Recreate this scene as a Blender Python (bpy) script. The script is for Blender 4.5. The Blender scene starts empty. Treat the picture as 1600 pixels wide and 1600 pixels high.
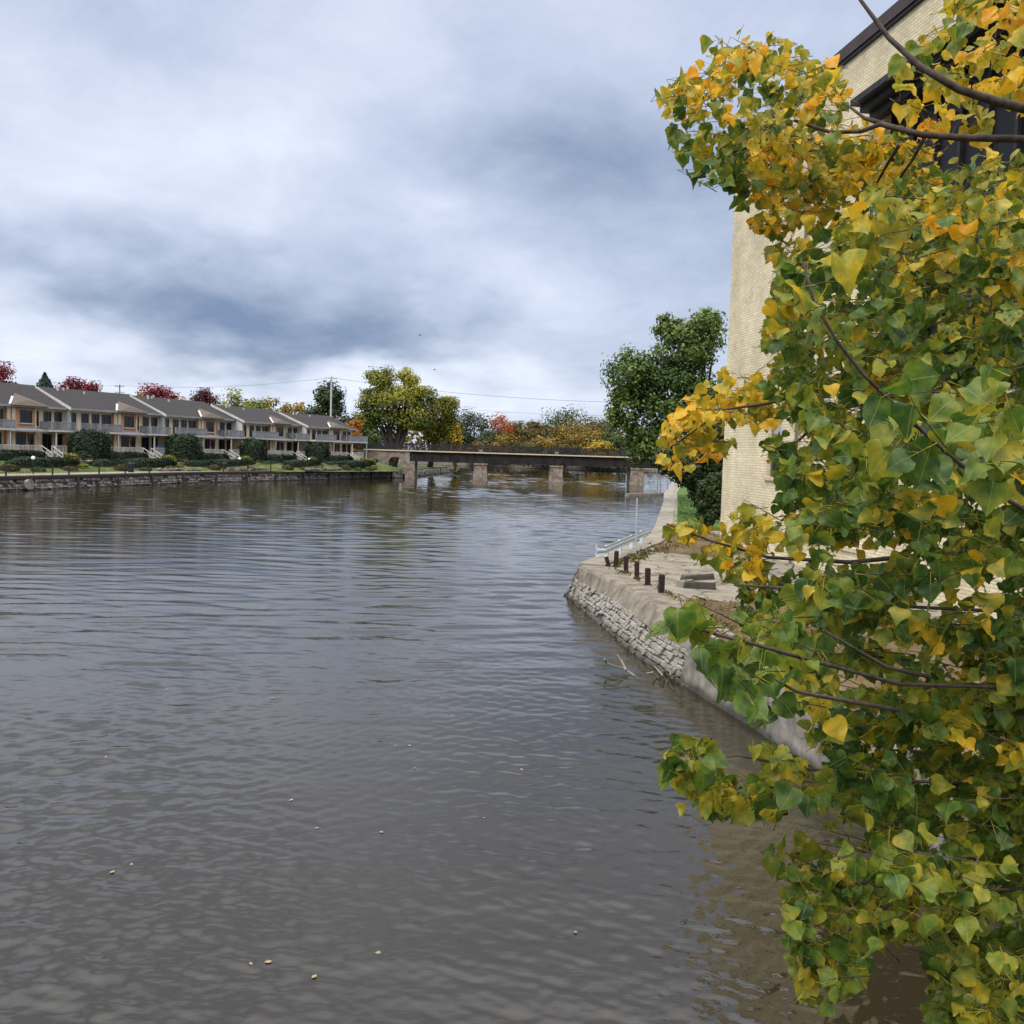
import bpy, bmesh, math, random
import numpy as np
from mathutils import Vector, Matrix

random.seed(7); RNG = np.random.default_rng(11)
C = bpy.context.scene
COL = C.collection

# ------------------------------------------------------------------ camera
CAMH = 5.2; FPX = 1500.0; PITCH = math.atan(93.5/FPX); ROLL = 0.03
_f = Vector((0, math.cos(PITCH), -math.sin(PITCH)))
_r0 = Vector((1, 0, 0)); _u0 = Vector((0, math.sin(PITCH), math.cos(PITCH)))
_r = _r0*math.cos(ROLL) + _u0*math.sin(ROLL)
_u = -_r0*math.sin(ROLL) + _u0*math.cos(ROLL)
cam_d = bpy.data.cameras.new('camera'); cam = bpy.data.objects.new('camera', cam_d); COL.objects.link(cam)
m = Matrix((( _r.x, _u.x, -_f.x, 0), (_r.y, _u.y, -_f.y, 0), (_r.z, _u.z, -_f.z, CAMH), (0, 0, 0, 1)))
cam.matrix_world = m
cam_d.sensor_width = 36; cam_d.lens = 36*FPX/1600; cam_d.clip_end = 8000; cam_d.clip_start = 0.05
C.camera = cam
def ray(px, py): return _f + _r*((px-800)/FPX) + _u*((800-py)/FPX)
def at(px, py, Y):
    d = ray(px, py); k = Y/d.y
    return Vector((d.x*k, Y, CAMH + d.z*k))
def atz(px, py, z):
    d = ray(px, py); k = (z-CAMH)/d.z
    return Vector((d.x*k, d.y*k, z))
def to_px(P):                               # numpy (n,3) -> pixel
    q = P - np.array([0, 0, CAMH]); z = q@np.array(_f)
    return 800+FPX*(q@np.array(_r))/z, 800-FPX*(q@np.array(_u))/z

# ------------------------------------------------------------------ world, sun, exposure
SUN_EL = math.radians(48); SUN_AZ = math.radians(215)      # azimuth clockwise from +Y
W = bpy.data.worlds.new('World'); C.world = W; W.use_nodes = True
nt = W.node_tree; N = nt.nodes; L = nt.links; N.clear()
def wn(t, **k):
    n = N.new(t)
    for a, b in k.items(): setattr(n, a, b)
    return n
def wmath(op, a, b=None, c=None, clamp=False):
    n = wn('ShaderNodeMath', operation=op, use_clamp=clamp)
    for i, v in enumerate((a, b, c)):
        if v is None: continue
        if isinstance(v, (int, float)): n.inputs[i].default_value = v
        else: L.new(v, n.inputs[i])
    return n.outputs[0]
tc = wn('ShaderNodeTexCoord'); sep = wn('ShaderNodeSeparateXYZ'); L.new(tc.outputs['Generated'], sep.inputs[0])
X_, Y_, Z_ = sep.outputs
az = wmath('ARCTAN2', X_, Y_); el = wmath('ARCSINE', Z_)
zz = wmath('ADD', wmath('MAXIMUM', Z_, 0.0), 0.36)
comb = wn('ShaderNodeCombineXYZ'); L.new(wmath('DIVIDE', X_, zz), comb.inputs[0]); L.new(wmath('DIVIDE', Y_, zz), comb.inputs[1])
def noise(scale, detail, rough, dist=0.0, vec=None):
    n = wn('ShaderNodeTexNoise'); n.inputs['Scale'].default_value = scale; n.inputs['Detail'].default_value = detail
    n.inputs['Roughness'].default_value = rough; n.inputs['Distortion'].default_value = dist
    L.new(vec or comb.outputs[0], n.inputs['Vector']); return n
nb = noise(1.5, 5, 0.55, 0.3)
nf = noise(4.2, 10, 0.66, 0.35)
nwp = noise(2.2, 4, 0.55)
sepw = wn('ShaderNodeSeparateColor'); L.new(nwp.outputs['Color'], sepw.inputs[0])
azw = wmath('ADD', az, wmath('MULTIPLY', wmath('SUBTRACT', sepw.outputs[0], 0.5), 0.26))
elw = wmath('ADD', el, wmath('MULTIPLY', wmath('SUBTRACT', sepw.outputs[1], 0.5), 0.20))
BLOBS = [  # px, py, half-width px, half-height px, amplitude (cloud brightness)
    (395, 165, 100, 50, .17), (300, 190, 260, 110, .07), (60, 130, 200, 110, .10), (50, 480, 110, 50, .30), (330, 300, 260, 70, .10),
    (560, 60, 200, 90, .08), (700, 310, 110, 100, .12), (790, 480, 150, 60, .16), (700, 620, 500, 40, .20),
    (300, 585, 400, 35, .14),
    (330, 475, 260, 50, -.34), (120, 400, 180, 45, -.18), (560, 540, 200, 40, -.26), (230, 70, 90, 60, -.10),
    (940, 250, 190, 120, -.30), (650, 180, 150, 60, -.14), (1000, 60, 220, 70, .10), (480, 400, 260, 40, -.12),
    (980, 470, 140, 60, -.08), (300, 340, 120, 30, -.10)]
tot = None
for (bx, by, wx, wy, amp) in BLOBS:
    d = ray(bx, by).normalized(); a0 = math.atan2(d.x, d.y); e0 = math.asin(d.z)
    ux = wmath('MULTIPLY', wmath('SUBTRACT', azw, a0), FPX/wx); uy = wmath('MULTIPLY', wmath('SUBTRACT', elw, e0), FPX/wy)
    q = wmath('ADD', wmath('MULTIPLY', ux, ux), wmath('MULTIPLY', uy, uy))
    g = wmath('MULTIPLY', wmath('EXPONENT', wmath('MULTIPLY', q, -0.8)), amp)
    tot = g if tot is None else wmath('ADD', tot, g)
lum = wmath('ADD', wmath('ADD', tot, 0.47), wmath('MULTIPLY', wmath('SUBTRACT', nb.outputs[0], 0.5), 0.42))
lum = wmath('ADD', lum, wmath('MULTIPLY', wmath('SUBTRACT', nf.outputs[0], 0.5), 0.44), clamp=True)
ramp = wn('ShaderNodeValToRGB'); L.new(lum, ramp.inputs[0])
cr = ramp.color_ramp; cr.elements[0].position = 0.05; cr.elements[0].color = (.135, .188, .30, 1)
cr.elements[1].position = 1.0; cr.elements[1].color = (.84, .86, .92, 1)
e = cr.elements.new(0.5); e.color = (.42, .47, .585, 1)
e = cr.elements.new(0.75); e.color = (.58, .625, .735, 1)
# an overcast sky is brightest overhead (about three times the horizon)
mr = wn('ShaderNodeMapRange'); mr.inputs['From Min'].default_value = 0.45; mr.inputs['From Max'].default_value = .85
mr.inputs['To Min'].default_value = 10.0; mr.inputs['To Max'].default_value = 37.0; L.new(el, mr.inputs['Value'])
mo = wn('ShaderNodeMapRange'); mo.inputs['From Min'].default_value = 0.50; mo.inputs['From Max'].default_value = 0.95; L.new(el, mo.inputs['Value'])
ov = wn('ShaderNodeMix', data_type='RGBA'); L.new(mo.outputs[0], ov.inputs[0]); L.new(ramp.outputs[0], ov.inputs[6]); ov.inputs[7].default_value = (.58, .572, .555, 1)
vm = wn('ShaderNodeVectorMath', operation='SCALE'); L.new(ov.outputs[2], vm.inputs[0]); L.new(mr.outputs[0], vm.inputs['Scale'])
sky = wn('ShaderNodeTexSky'); sky.sky_type = 'NISHITA'; sky.sun_disc = False
sky.sun_elevation = SUN_EL; sky.sun_rotation = SUN_AZ
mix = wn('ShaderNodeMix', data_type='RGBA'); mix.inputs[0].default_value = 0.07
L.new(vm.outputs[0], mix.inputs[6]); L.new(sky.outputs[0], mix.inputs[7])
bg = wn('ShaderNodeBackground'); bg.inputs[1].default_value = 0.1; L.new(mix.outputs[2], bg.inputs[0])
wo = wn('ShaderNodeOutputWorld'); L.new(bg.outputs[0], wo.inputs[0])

sd = bpy.data.lights.new('sun', 'SUN'); sd.energy = 1.5; sd.angle = math.radians(25); sd.color = (1, .96, .9)
so = bpy.data.objects.new('sun', sd); COL.objects.link(so)
sdir = Vector((math.sin(SUN_AZ)*math.cos(SUN_EL), math.cos(SUN_AZ)*math.cos(SUN_EL), math.sin(SUN_EL)))
so.rotation_euler = sdir.to_track_quat('Z', 'Y').to_euler(); so.location = (0, 0, 60)
C.view_settings.view_transform = 'Standard'; C.view_settings.look = 'None'
C.view_settings.exposure = 0.58; C.view_settings.gamma = 1.0
C.cycles.use_denoising = True; C.cycles.max_bounces = 6; C.cycles.transparent_max_bounces = 8
C.cycles.sample_clamp_indirect = 6

# ------------------------------------------------------------------ materials
def mat(name):
    mm = bpy.data.materials.new(name); mm.use_nodes = True
    t = mm.node_tree; b = t.nodes['Principled BSDF']; return mm, t, b
def nn(t, typ, ins=None, **k):
    n = t.nodes.new(typ)
    for a, b in k.items(): setattr(n, a, b)
    for a, v in (ins or {}).items():
        s = n.inputs[a]
        if hasattr(v, 'links') or isinstance(v, bpy.types.NodeSocket): t.links.new(v, s)
        else: s.default_value = v
    return n
def c4(c): return (c[0], c[1], c[2], 1)
def ramp2(t, fac, stops):
    n = nn(t, 'ShaderNodeValToRGB'); t.links.new(fac, n.inputs[0]); els = n.color_ramp.elements
    els[0].position, els[0].color = stops[0][0], c4(stops[0][1]); els[1].position, els[1].color = stops[-1][0], c4(stops[-1][1])
    for p, c in stops[1:-1]: els.new(p).color = c4(c)
    return n.outputs[0]
def mixc(t, fac, a, b, mode='MIX'):
    n = nn(t, 'ShaderNodeMix', data_type='RGBA', blend_type=mode)
    for s, v in ((n.inputs[0], fac), (n.inputs[6], a), (n.inputs[7], b)):
        if isinstance(v, bpy.types.NodeSocket): t.links.new(v, s)
        else: s.default_value = c4(v) if isinstance(v, tuple) else v
    return n.outputs[2]
def noisy(name, a, b, scale=3.0, rough=.8, bump=.15, bscale=None, spec=.3, metallic=0, detail=6, pos=(.35, .65), dist=0.02):
    mm, t, p = mat(name); o = nn(t, 'ShaderNodeTexCoord').outputs['Object']
    n = nn(t, 'ShaderNodeTexNoise', {'Vector': o, 'Scale': scale, 'Detail': detail, 'Roughness': .65})
    t.links.new(ramp2(t, n.outputs[0], [(pos[0], a), (pos[1], b)]), p.inputs['Base Color'])
    p.inputs['Roughness'].default_value = rough; p.inputs['Specular IOR Level'].default_value = spec; p.inputs['Metallic'].default_value = metallic
    if bump:
        n2 = nn(t, 'ShaderNodeTexNoise', {'Vector': o, 'Scale': bscale or scale*5, 'Detail': 5})
        bb = nn(t, 'ShaderNodeBump', {'Height': n2.outputs[0], 'Strength': bump, 'Distance': dist}); t.links.new(bb.outputs[0], p.inputs['Normal'])
    return mm
def brick(name, c1, c2, mortar, bw, bh, ms, stain=.25):
    mm, t, p = mat(name); o = nn(t, 'ShaderNodeTexCoord').outputs['Object']
    s = nn(t, 'ShaderNodeSeparateXYZ', {0: o})
    ad = nn(t, 'ShaderNodeMath', {0: s.outputs[0], 1: s.outputs[1]}, operation='ADD')
    v = nn(t, 'ShaderNodeCombineXYZ', {0: ad.outputs[0], 1: s.outputs[2]})
    br = nn(t, 'ShaderNodeTexBrick', {'Vector': v.outputs[0], 'Color1': c4(c1), 'Color2': c4(c2), 'Mortar': c4(mortar), 'Scale': 1.0,
        'Mortar Size': ms, 'Mortar Smooth': .2, 'Bias': 0.0, 'Brick Width': bw, 'Row Height': bh})
    n = nn(t, 'ShaderNodeTexNoise', {'Vector': o, 'Scale': .5, 'Detail': 6, 'Roughness': .7})
    st = ramp2(t, n.outputs[0], [(.35, (1-stain,)*3), (.7, (1.08,)*3)])
    t.links.new(mixc(t, 1.0, br.outputs[0], st, 'MULTIPLY'), p.inputs['Base Color'])
    p.inputs['Roughness'].default_value = .9; p.inputs['Specular IOR Level'].default_value = .2
    bb = nn(t, 'ShaderNodeBump', {'Height': br.outputs['Fac'], 'Strength': .5, 'Distance': .012}, invert=True); t.links.new(bb.outputs[0], p.inputs['Normal'])
    return mm
def plain(name, c, rough=.5, metallic=0, spec=.4):
    return noisy(name, tuple(x*.86 for x in c), tuple(min(1, x*1.08) for x in c), 2.5, rough, 0.0, spec=spec, metallic=metallic)
def foliage(name, a, b, trans=.3):
    mm, t, p = mat(name)
    at_ = nn(t, 'ShaderNodeAttribute', attribute_name='tint')
    col = ramp2(t, at_.outputs['Fac'], [(0.0, a), (1.0, b)])
    t.links.new(col, p.inputs['Base Color']); p.inputs['Roughness'].default_value = .55; p.inputs['Specular IOR Level'].default_value = .25
    tr = nn(t, 'ShaderNodeBsdfTranslucent', {'Color': col}); mx = nn(t, 'ShaderNodeMixShader', {0: trans, 1: p.outputs[0], 2: tr.outputs[0]})
    t.links.new(mx.outputs[0], t.nodes['Material Output'].inputs[0]); return mm
M = {}
M['cream_brick'] = brick('cream_brick', (.82, .72, .49), (.72, .60, .385), (.46, .40, .30), .34, .112, .012, .3)
M['orange_brick'] = brick('orange_brick', (.56, .25, .13), (.46, .19, .095), (.36, .27, .19), .24, .08, .012, .2)
M['cream_stone'] = noisy('cream_stone', (.46, .365, .24), (.58, .47, .325), 1.5, .85, .1)
M['white'] = noisy('white_paint', (.40, .385, .35), (.52, .50, .46), 2, .5, 0)
M['railgrey'] = noisy('weathered_rail', (.20, .205, .215), (.28, .285, .295), 2, .6, 0)
M['siding'] = noisy('pale_siding', (.42, .42, .41), (.50, .50, .48), .6, .6, 0)
M['glass'], _t, _p = mat('dark_glass')
_p.inputs['Base Color'].default_value = (.012, .014, .017, 1); _p.inputs['Roughness'].default_value = .08; _p.inputs['Specular IOR Level'].default_value = .35
M['dullglass'] = plain('dull_glass', (.012, .012, .013), .35, spec=.12)
M['winframe'] = plain('dark_frame', (.05, .045, .04), .5)
M['shingle'] = noisy('roof_shingle', (.023, .022, .023), (.058, .053, .052), 9, .95, .3, 14, spec=.15)
M['shingle_brown'] = noisy('brown_shingle', (.085, .068, .055), (.14, .115, .095), 9, .95, .3, 14, spec=.15)
M['concrete'] = noisy('concrete', (.16, .14, .108), (.28, .25, .20), 1.1, .9, .3, 12)
M['conc_grey'] = noisy('grey_concrete', (.10, .09, .072), (.27, .245, .205), 1.9, .9, .35, 9)
M['capconc'] = noisy('stained_cap', (.085, .070, .050), (.27, .235, .185), 2.2, .95, .5, 14, pos=(.3, .7))
M['stone'] = noisy('quay_stone', (.15, .135, .115), (.36, .325, .28), 3.2, .95, .7, 16, pos=(.3, .72), dist=.03)
M['mortar'] = noisy('dark_joint', (.035, .03, .025), (.07, .06, .05), 4, .95, .3)
M['rubble'] = noisy('rubble_stone', (.10, .088, .075), (.36, .32, .275), 1.8, .95, .5, 6, pos=(.3, .7), dist=.05)
M['bridge_stone'] = noisy('bridge_stone', (.10, .08, .065), (.30, .24, .185), 1.6, .95, .5, 5, dist=.05)
M['girder'] = noisy('girder_steel', (.006, .0055, .0055), (.028, .02, .018), .8, .7, .1, 4)
M['blackmetal'] = plain('black_metal', (.012, .012, .014), .5)
M['rust'] = noisy('rusted_steel', (.012, .008, .007), (.042, .021, .015), 9, .85, .3, 40)
M['galv'] = noisy('galvanised_steel', (.46, .53, .60), (.60, .66, .72), 5, .45, .05, metallic=.1)
M['bluepole'] = plain('blue_grey_paint', (.33, .42, .52), .5)
M['bark'] = noisy('bark', (.02, .016, .013), (.075, .06, .048), 9, .95, .6, 30)
M['twig'] = noisy('twig_bark', (.03, .021, .016), (.085, .062, .048), 30, .85, .3, 120, dist=.003)
M['wood'] = noisy('pole_wood', (.16, .13, .10), (.26, .22, .18), 2, .9, .2)
M['palepole'] = plain('pale_pole', (.48, .47, .45), .6)
M['coping'] = noisy('brown_coping', (.035, .022, .02), (.06, .038, .034), 2, .6, .1)
M['darktrim'] = noisy('dark_trim', (.012, .011, .012), (.028, .026, .027), 3, .6, .1)
M['greyframe'] = plain('grey_window_frame', (.14, .14, .15), .5)
M['blind'] = plain('blind', (.34, .36, .40), .6)
M['blue'] = plain('blue_cloth', (.05, .08, .30), .8)
M['paleblue'] = plain('pale_blue_plastic', (.30, .44, .60), .5)
M['red'] = plain('red_cloth', (.45, .03, .03), .8)
M['paintred'] = plain('red_spray', (.30, .055, .05), .8)
M['globe'] = plain('white_globe', (.8, .8, .78), .3)
M['deadleaf'] = plain('pale_leaf', (.26, .21, .10), .7)
M['deadwood'] = noisy('dead_wood', (.16, .13, .10), (.30, .26, .21), 12, .9, .3)
M['bird'] = plain('bird_plumage', (.20, .20, .22), .8)
# grass and soil
for q in ('stone', 'conc_grey', 'rubble'):
    t = M[q].node_tree; p = t.nodes['Principled BSDF']; src = p.inputs['Base Color'].links[0].from_socket
    o = nn(t, 'ShaderNodeTexCoord').outputs['Object']; sz = nn(t, 'ShaderNodeSeparateXYZ', {0: o}).outputs[2]
    nz = nn(t, 'ShaderNodeTexNoise', {'Vector': o, 'Scale': 1.7, 'Detail': 4}).outputs[0]
    hz = nn(t, 'ShaderNodeMath', {0: nz, 1: -.28, 2: sz}, operation='MULTIPLY_ADD').outputs[0]
    fz = nn(t, 'ShaderNodeMapRange', {'Value': hz, 'From Min': -.06, 'From Max': .10, 'To Min': .32, 'To Max': 1.0}).outputs[0]
    t.links.new(mixc(t, 1.0, src, fz, 'MULTIPLY'), p.inputs['Base Color'])      # a soaked, weedy band at the waterline
def ground_mat(name, stops, scale):
    mm, t, p = mat(name); o = nn(t, 'ShaderNodeTexCoord').outputs['Object']
    n = nn(t, 'ShaderNodeTexNoise', {'Vector': o, 'Scale': scale, 'Detail': 8, 'Roughness': .7})
    t.links.new(ramp2(t, n.outputs[0], stops), p.inputs['Base Color']); p.inputs['Roughness'].default_value = .95; p.inputs['Specular IOR Level'].default_value = .1
    n2 = nn(t, 'ShaderNodeTexNoise', {'Vector': o, 'Scale': scale*12, 'Detail': 4})
    bb = nn(t, 'ShaderNodeBump', {'Height': n2.outputs[0], 'Strength': .6, 'Distance': .05}); t.links.new(bb.outputs[0], p.inputs['Normal']); return mm
M['lawn'] = ground_mat('lawn', [(.3, (.035, .055, .016)), (.48, (.06, .085, .026)), (.6, (.12, .12, .05)), (.75, (.18, .155, .09))], .55)
M['brightlawn'] = ground_mat('bright_lawn', [(.3, (.05, .095, .022)), (.7, (.085, .14, .035))], .6)
M['soil'] = ground_mat('soil', [(.3, (.05, .036, .022)), (.5, (.115, .08, .045)), (.72, (.19, .15, .075))], 1.2)
M['earth'] = ground_mat('earth', [(.3, (.05, .06, .025)), (.7, (.10, .10, .05))], .08)
def slab_mat():
    mm, t, p = mat('cracked_slab'); o = nn(t, 'ShaderNodeTexCoord').outputs['Object']
    n = nn(t, 'ShaderNodeTexNoise', {'Vector': o, 'Scale': .9, 'Detail': 8, 'Roughness': .7})
    base = ramp2(t, n.outputs[0], [(.3, (.13, .11, .082)), (.52, (.235, .205, .158)), (.75, (.30, .27, .215))])
    wn_ = nn(t, 'ShaderNodeTexNoise', {'Vector': o, 'Scale': 1.3, 'Detail': 4})
    va = nn(t, 'ShaderNodeVectorMath', {0: o, 1: wn_.outputs['Color']}, operation='ADD')
    vo = nn(t, 'ShaderNodeTexVoronoi', {'Vector': va.outputs[0], 'Scale': .75}, feature='DISTANCE_TO_EDGE')
    ck = ramp2(t, vo.outputs['Distance'], [(.008, (.16, .14, .10)), (.03, (1, 1, 1))])
    t.links.new(mixc(t, 1.0, base, ck, 'MULTIPLY'), p.inputs['Base Color']); p.inputs['Roughness'].default_value = .92
    n2 = nn(t, 'ShaderNodeTexNoise', {'Vector': o, 'Scale': 9, 'Detail': 5})
    bb = nn(t, 'ShaderNodeBump', {'Height': n2.outputs[0], 'Strength': .4, 'Distance': .03}); t.links.new(bb.outputs[0], p.inputs['Normal']); return mm
M['slab'] = slab_mat()
def water_mat():
    mm, t, p = mat('river_water'); o = nn(t, 'ShaderNodeTexCoord').outputs['Object']
    p.inputs['Base Color'].default_value = (.0215, .0166, .0080, 1); p.inputs['IOR'].default_value = 1.46; p.inputs['Roughness'].default_value = .02
    v = nn(t, 'ShaderNodeMapping', {'Vector': o, 'Scale': (5.0, 8.0, 1)}).outputs[0]
    a = nn(t, 'ShaderNodeTexNoise', {'Vector': v, 'Scale': 1.0, 'Detail': 3, 'Roughness': .55, 'Distortion': .5})
    bb = nn(t, 'ShaderNodeBump', {'Height': a.outputs[0], 'Strength': 1.0, 'Distance': .0050}); t.links.new(bb.outputs[0], p.inputs['Normal'])
    return mm
M['water'] = water_mat()

# ------------------------------------------------------------------ mesh helpers
class MB:
    def __init__(s): s.v = []; s.f = []
    def add(s, vs, fs):
        o = len(s.v); s.v += [tuple(v) for v in vs]; s.f += [tuple(i+o for i in f) for f in fs]; return s
    def box(s, x0, y0, z0, x1, y1, z1):
        return s.hexa([(x0, y0, z0), (x1, y0, z0), (x1, y1, z0), (x0, y1, z0), (x0, y0, z1), (x1, y0, z1), (x1, y1, z1), (x0, y1, z1)])
    def hexa(s, v):
        return s.add(v, [(0, 3, 2, 1), (4, 5, 6, 7), (0, 1, 5, 4), (1, 2, 6, 5), (2, 3, 7, 6), (3, 0, 4, 7)])
    def beam(s, a, b, w, h):                    # box beam from a to b
        a, b = Vector(a), Vector(b); d = (b-a).normalized(); up = Vector((0, 0, 1)) if abs(d.z) < .95 else Vector((0, 1, 0))
        sx = d.cross(up).normalized()*w/2; sy = sx.cross(d).normalized()*h/2
        return s.hexa([a-sx-sy, a+sx-sy, b+sx-sy, b-sx-sy, a-sx+sy, a+sx+sy, b+sx+sy, b-sx+sy])
    def tube(s, pts, rad, n=6):
        pts = [Vector(p) for p in pts]; rad = rad if isinstance(rad, (list, tuple)) else [rad]*len(pts); o = len(s.v)
        for i, p in enumerate(pts):
            d = (pts[min(i+1, len(pts)-1)]-pts[max(i-1, 0)]).normalized()
            up = Vector((0, 0, 1)) if abs(d.z) < .9 else Vector((1, 0, 0)); a = d.cross(up).normalized(); b = d.cross(a)
            for k in range(n):
                th = 2*math.pi*k/n; s.v.append(tuple(p+(a*math.cos(th)+b*math.sin(th))*rad[i]))
        for i in range(len(pts)-1):
            for k in range(n):
                k2 = (k+1) % n; s.f.append((o+i*n+k, o+i*n+k2, o+(i+1)*n+k2, o+(i+1)*n+k))
        s.f.append(tuple(o+k for k in range(n))[::-1]); s.f.append(tuple(o+(len(pts)-1)*n+k for k in range(n))); return s
    def prism(s, poly, axis, a, b):             # polygon (2D) extruded along an axis
        n = len(poly)
        def P(q, t): return {'x': (t, q[0], q[1]), 'y': (q[0], t, q[1]), 'z': (q[0], q[1], t)}[axis]
        o = len(s.v); s.v += [P(q, a) for q in poly]+[P(q, b) for q in poly]
        s.f.append(tuple(range(o, o+n))[::-1]); s.f.append(tuple(range(o+n, o+2*n)))
        for i in range(n): j = (i+1) % n; s.f.append((o+i, o+j, o+n+j, o+n+i))
        return s
    def build(s, name, material, parent=None, smooth=False, bevel=0):
        me = bpy.data.meshes.new(name); me.from_pydata(s.v, [], s.f); me.update()
        bm = bmesh.new(); bm.from_mesh(me); bmesh.ops.recalc_face_normals(bm, faces=bm.faces); bm.to_mesh(me); bm.free()
        me.materials.append(M[material] if isinstance(material, str) else material)
        if smooth: me.polygons.foreach_set('use_smooth', [True]*len(me.polygons))
        ob = bpy.data.objects.new(name, me); COL.objects.link(ob)
        if parent: ob.parent = parent
        if bevel:
            bv = ob.modifiers.new('bevel', 'BEVEL'); bv.width = bevel; bv.segments = 2; bv.limit_method = 'ANGLE'
        return ob
def empty(name, label, cat, loc=(0, 0, 0), rz=0, group=None):
    o = bpy.data.objects.new(name, None); COL.objects.link(o); o.location = loc; o.rotation_euler = (0, 0, rz); o.empty_display_size = .3
    return tag(o, label, cat, group)
def tag(o, label, cat, group=None, kind=None):
    o['label'] = label; o['category'] = cat
    if group: o['group'] = group
    if kind: o['kind'] = kind
    return o
def struct(mb, name, material): o = mb.build(name, material); o['kind'] = 'structure'; return o
def leafmesh(name, P, D, size, tint, material, parent=None, fold=.25):
    """P (n,3) centres, D (n,3) normals; each leaf clump is a bent diamond of two triangles-pairs"""
    n = len(P); D = D/np.linalg.norm(D, axis=1, keepdims=True)
    R = RNG.normal(size=(n, 3)); A = np.cross(D, R); A /= np.linalg.norm(A, axis=1, keepdims=True); B = np.cross(D, A)
    s = size[:, None]
    V = np.stack([P-A*s, P+B*s*.62+D*s*fold, P+A*s, P-B*s*.62+D*s*fold], 1).reshape(-1, 3)
    idx = np.arange(n)*4
    F = np.stack([idx, idx+1, idx+2, idx, idx+2, idx+3], 1).reshape(-1, 3)
    me = bpy.data.meshes.new(name); me.vertices.add(n*4); me.vertices.foreach_set('co', V.ravel())
    me.loops.add(len(F)*3); me.loops.foreach_set('vertex_index', F.ravel().astype(np.int32))
    me.polygons.add(len(F)); me.polygons.foreach_set('loop_start', np.arange(len(F), dtype=np.int32)*3)
    a = me.attributes.new('tint', 'FLOAT', 'POINT'); a.data.foreach_set('value', np.repeat(tint, 4).astype(np.float32))
    me.update(calc_edges=True); me.materials.append(material)
    o = bpy.data.objects.new(name, me); COL.objects.link(o)
    if parent: o.parent = parent
    return o
def slab(outline, ztop, zbot, name, material):
    b = MB(); b.prism([(p[0], p[1]) for p in outline], 'z', zbot, ztop); return struct(b, name, material)

# ------------------------------------------------------------------ setting: ground, water, banks
g = MB(); g.add([(-4000, -4000, -1.2), (4000, -4000, -1.2), (4000, 4000, -1.2), (-4000, 4000, -1.2)], [(0, 1, 2, 3)]); struct(g, 'ground', 'earth')
def make_river():
    """one sheet of rippled water: finely divided where the river is near, flat far out to the sides"""
    nr, nc = 1200, 640; yy = 2.2*np.exp(np.linspace(0, math.log(345/2.2), nr)); tt = np.concatenate([np.linspace(-1.5, -.80, 91)[:-1], np.linspace(-.80, .62, 640), np.linspace(.62, 1.4, 91)[1:]]); nc = len(tt)
    Yg = np.repeat(yy[:, None], nc, 1); Xg = tt[None]*Yg; g = np.random.default_rng(3)
    def slow(k, sd):
        q = np.random.default_rng(sd); f = np.zeros_like(Xg)
        for _ in range(9): a = q.uniform(0, 2*np.pi); w = k*q.uniform(.5, 1.8); f += np.sin(w*(Xg*np.cos(a)+Yg*np.sin(a)*.6)+q.uniform(0, 6.28))
        return f/3
    sm = lambda v, a, b: (lambda q: q*q*(3-2*q))(np.clip((v-a)/(b-a), 0, 1))
    wx = Xg+.35*slow(.5, 12); wy = Yg+.35*slow(.45, 13); Z = np.zeros_like(Xg)
    dy = Yg*math.log(345/2.2)/nr
    patch = np.clip(.9+.34*slow(.10, 5)+.2*slow(.35, 8), .3, 1.7)
    breeze = patch*(.25+1.0*sm(Yg-.35*Xg, 17, 38))*(1-.35*sm(Yg, 60, 95))                       # the breeze ruffles the open river most
    eddy = np.clip(.5+.5*slow(.55, 31), .1, 1.6)*sm(-Xg-.15*Yg, -.5, 3.0)*(1-sm(Yg, 18, 34))   # slow eddies off the near bank
    def waves(ncomp, l0, l1, spread, rms, mask, sharp, th0):
        nonlocal Z
        acc = np.zeros_like(Xg)
        for k in range(ncomp):
            lam = l0*((l1/l0)**((k+g.uniform())/ncomp)); a = th0+g.normal()*spread; q = 2*np.pi/lam
            ph = q*(wx*math.cos(a)+wy*math.sin(a))+g.uniform(0, 6.28); sl = rms*math.sqrt(2/ncomp)
            acc += sl/q*(np.sin(ph)+sharp*np.cos(2*ph))*np.clip((lam/dy-1.8)/2.2, 0, 1)
        Z += acc*mask
    waves(34, .7, 2.6, .26, .038, breeze, .40, math.pi/2+.12)
    waves(36, .10, .5, .6, .056, (.45+.55*patch)*(1-.55*sm(Yg, 14, 40)), .3, math.pi/2-.1)
    waves(16, 1.7, 4.6, .45, .045, sm(Yg, 75, 115)*np.clip(.35+.75*slow(.13, 41), .05, 1.6)+.9*sm(Yg, 145, 172), .4, math.pi/2)
    waves(18, .40, 1.3, .9, .062, eddy, .36, math.pi/2-.5)
    V = np.stack([Xg, Yg, Z], 2).reshape(-1, 3); ii = (np.arange(nr-1)[:, None]*nc+np.arange(nc-1)[None]).ravel()
    F = np.stack([ii, ii+1, ii+nc+1, ii+nc], 1)
    V = np.concatenate([V, [(-900, -60, -.10), (700, -60, -.10), (700, 420, -.10), (-900, 420, -.10)]]); n0 = nr*nc
    F = np.concatenate([F, [(n0, n0+1, n0+2, n0+3)]])
    me = bpy.data.meshes.new('river'); me.vertices.add(len(V)); me.vertices.foreach_set('co', V.astype(np.float32).ravel()); me.loops.add(len(F)*4); me.loops.foreach_set('vertex_index', F.ravel().astype(np.int32))
    me.polygons.add(len(F)); me.polygons.foreach_set('loop_start', np.arange(len(F), dtype=np.int32)*4); me.polygons.foreach_set('use_smooth', np.ones(len(F), bool))
    me.update(calc_edges=True); me.materials.append(M['water']); o = bpy.data.objects.new('river', me); COL.objects.link(o); o['kind'] = 'structure'
make_river()

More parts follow.
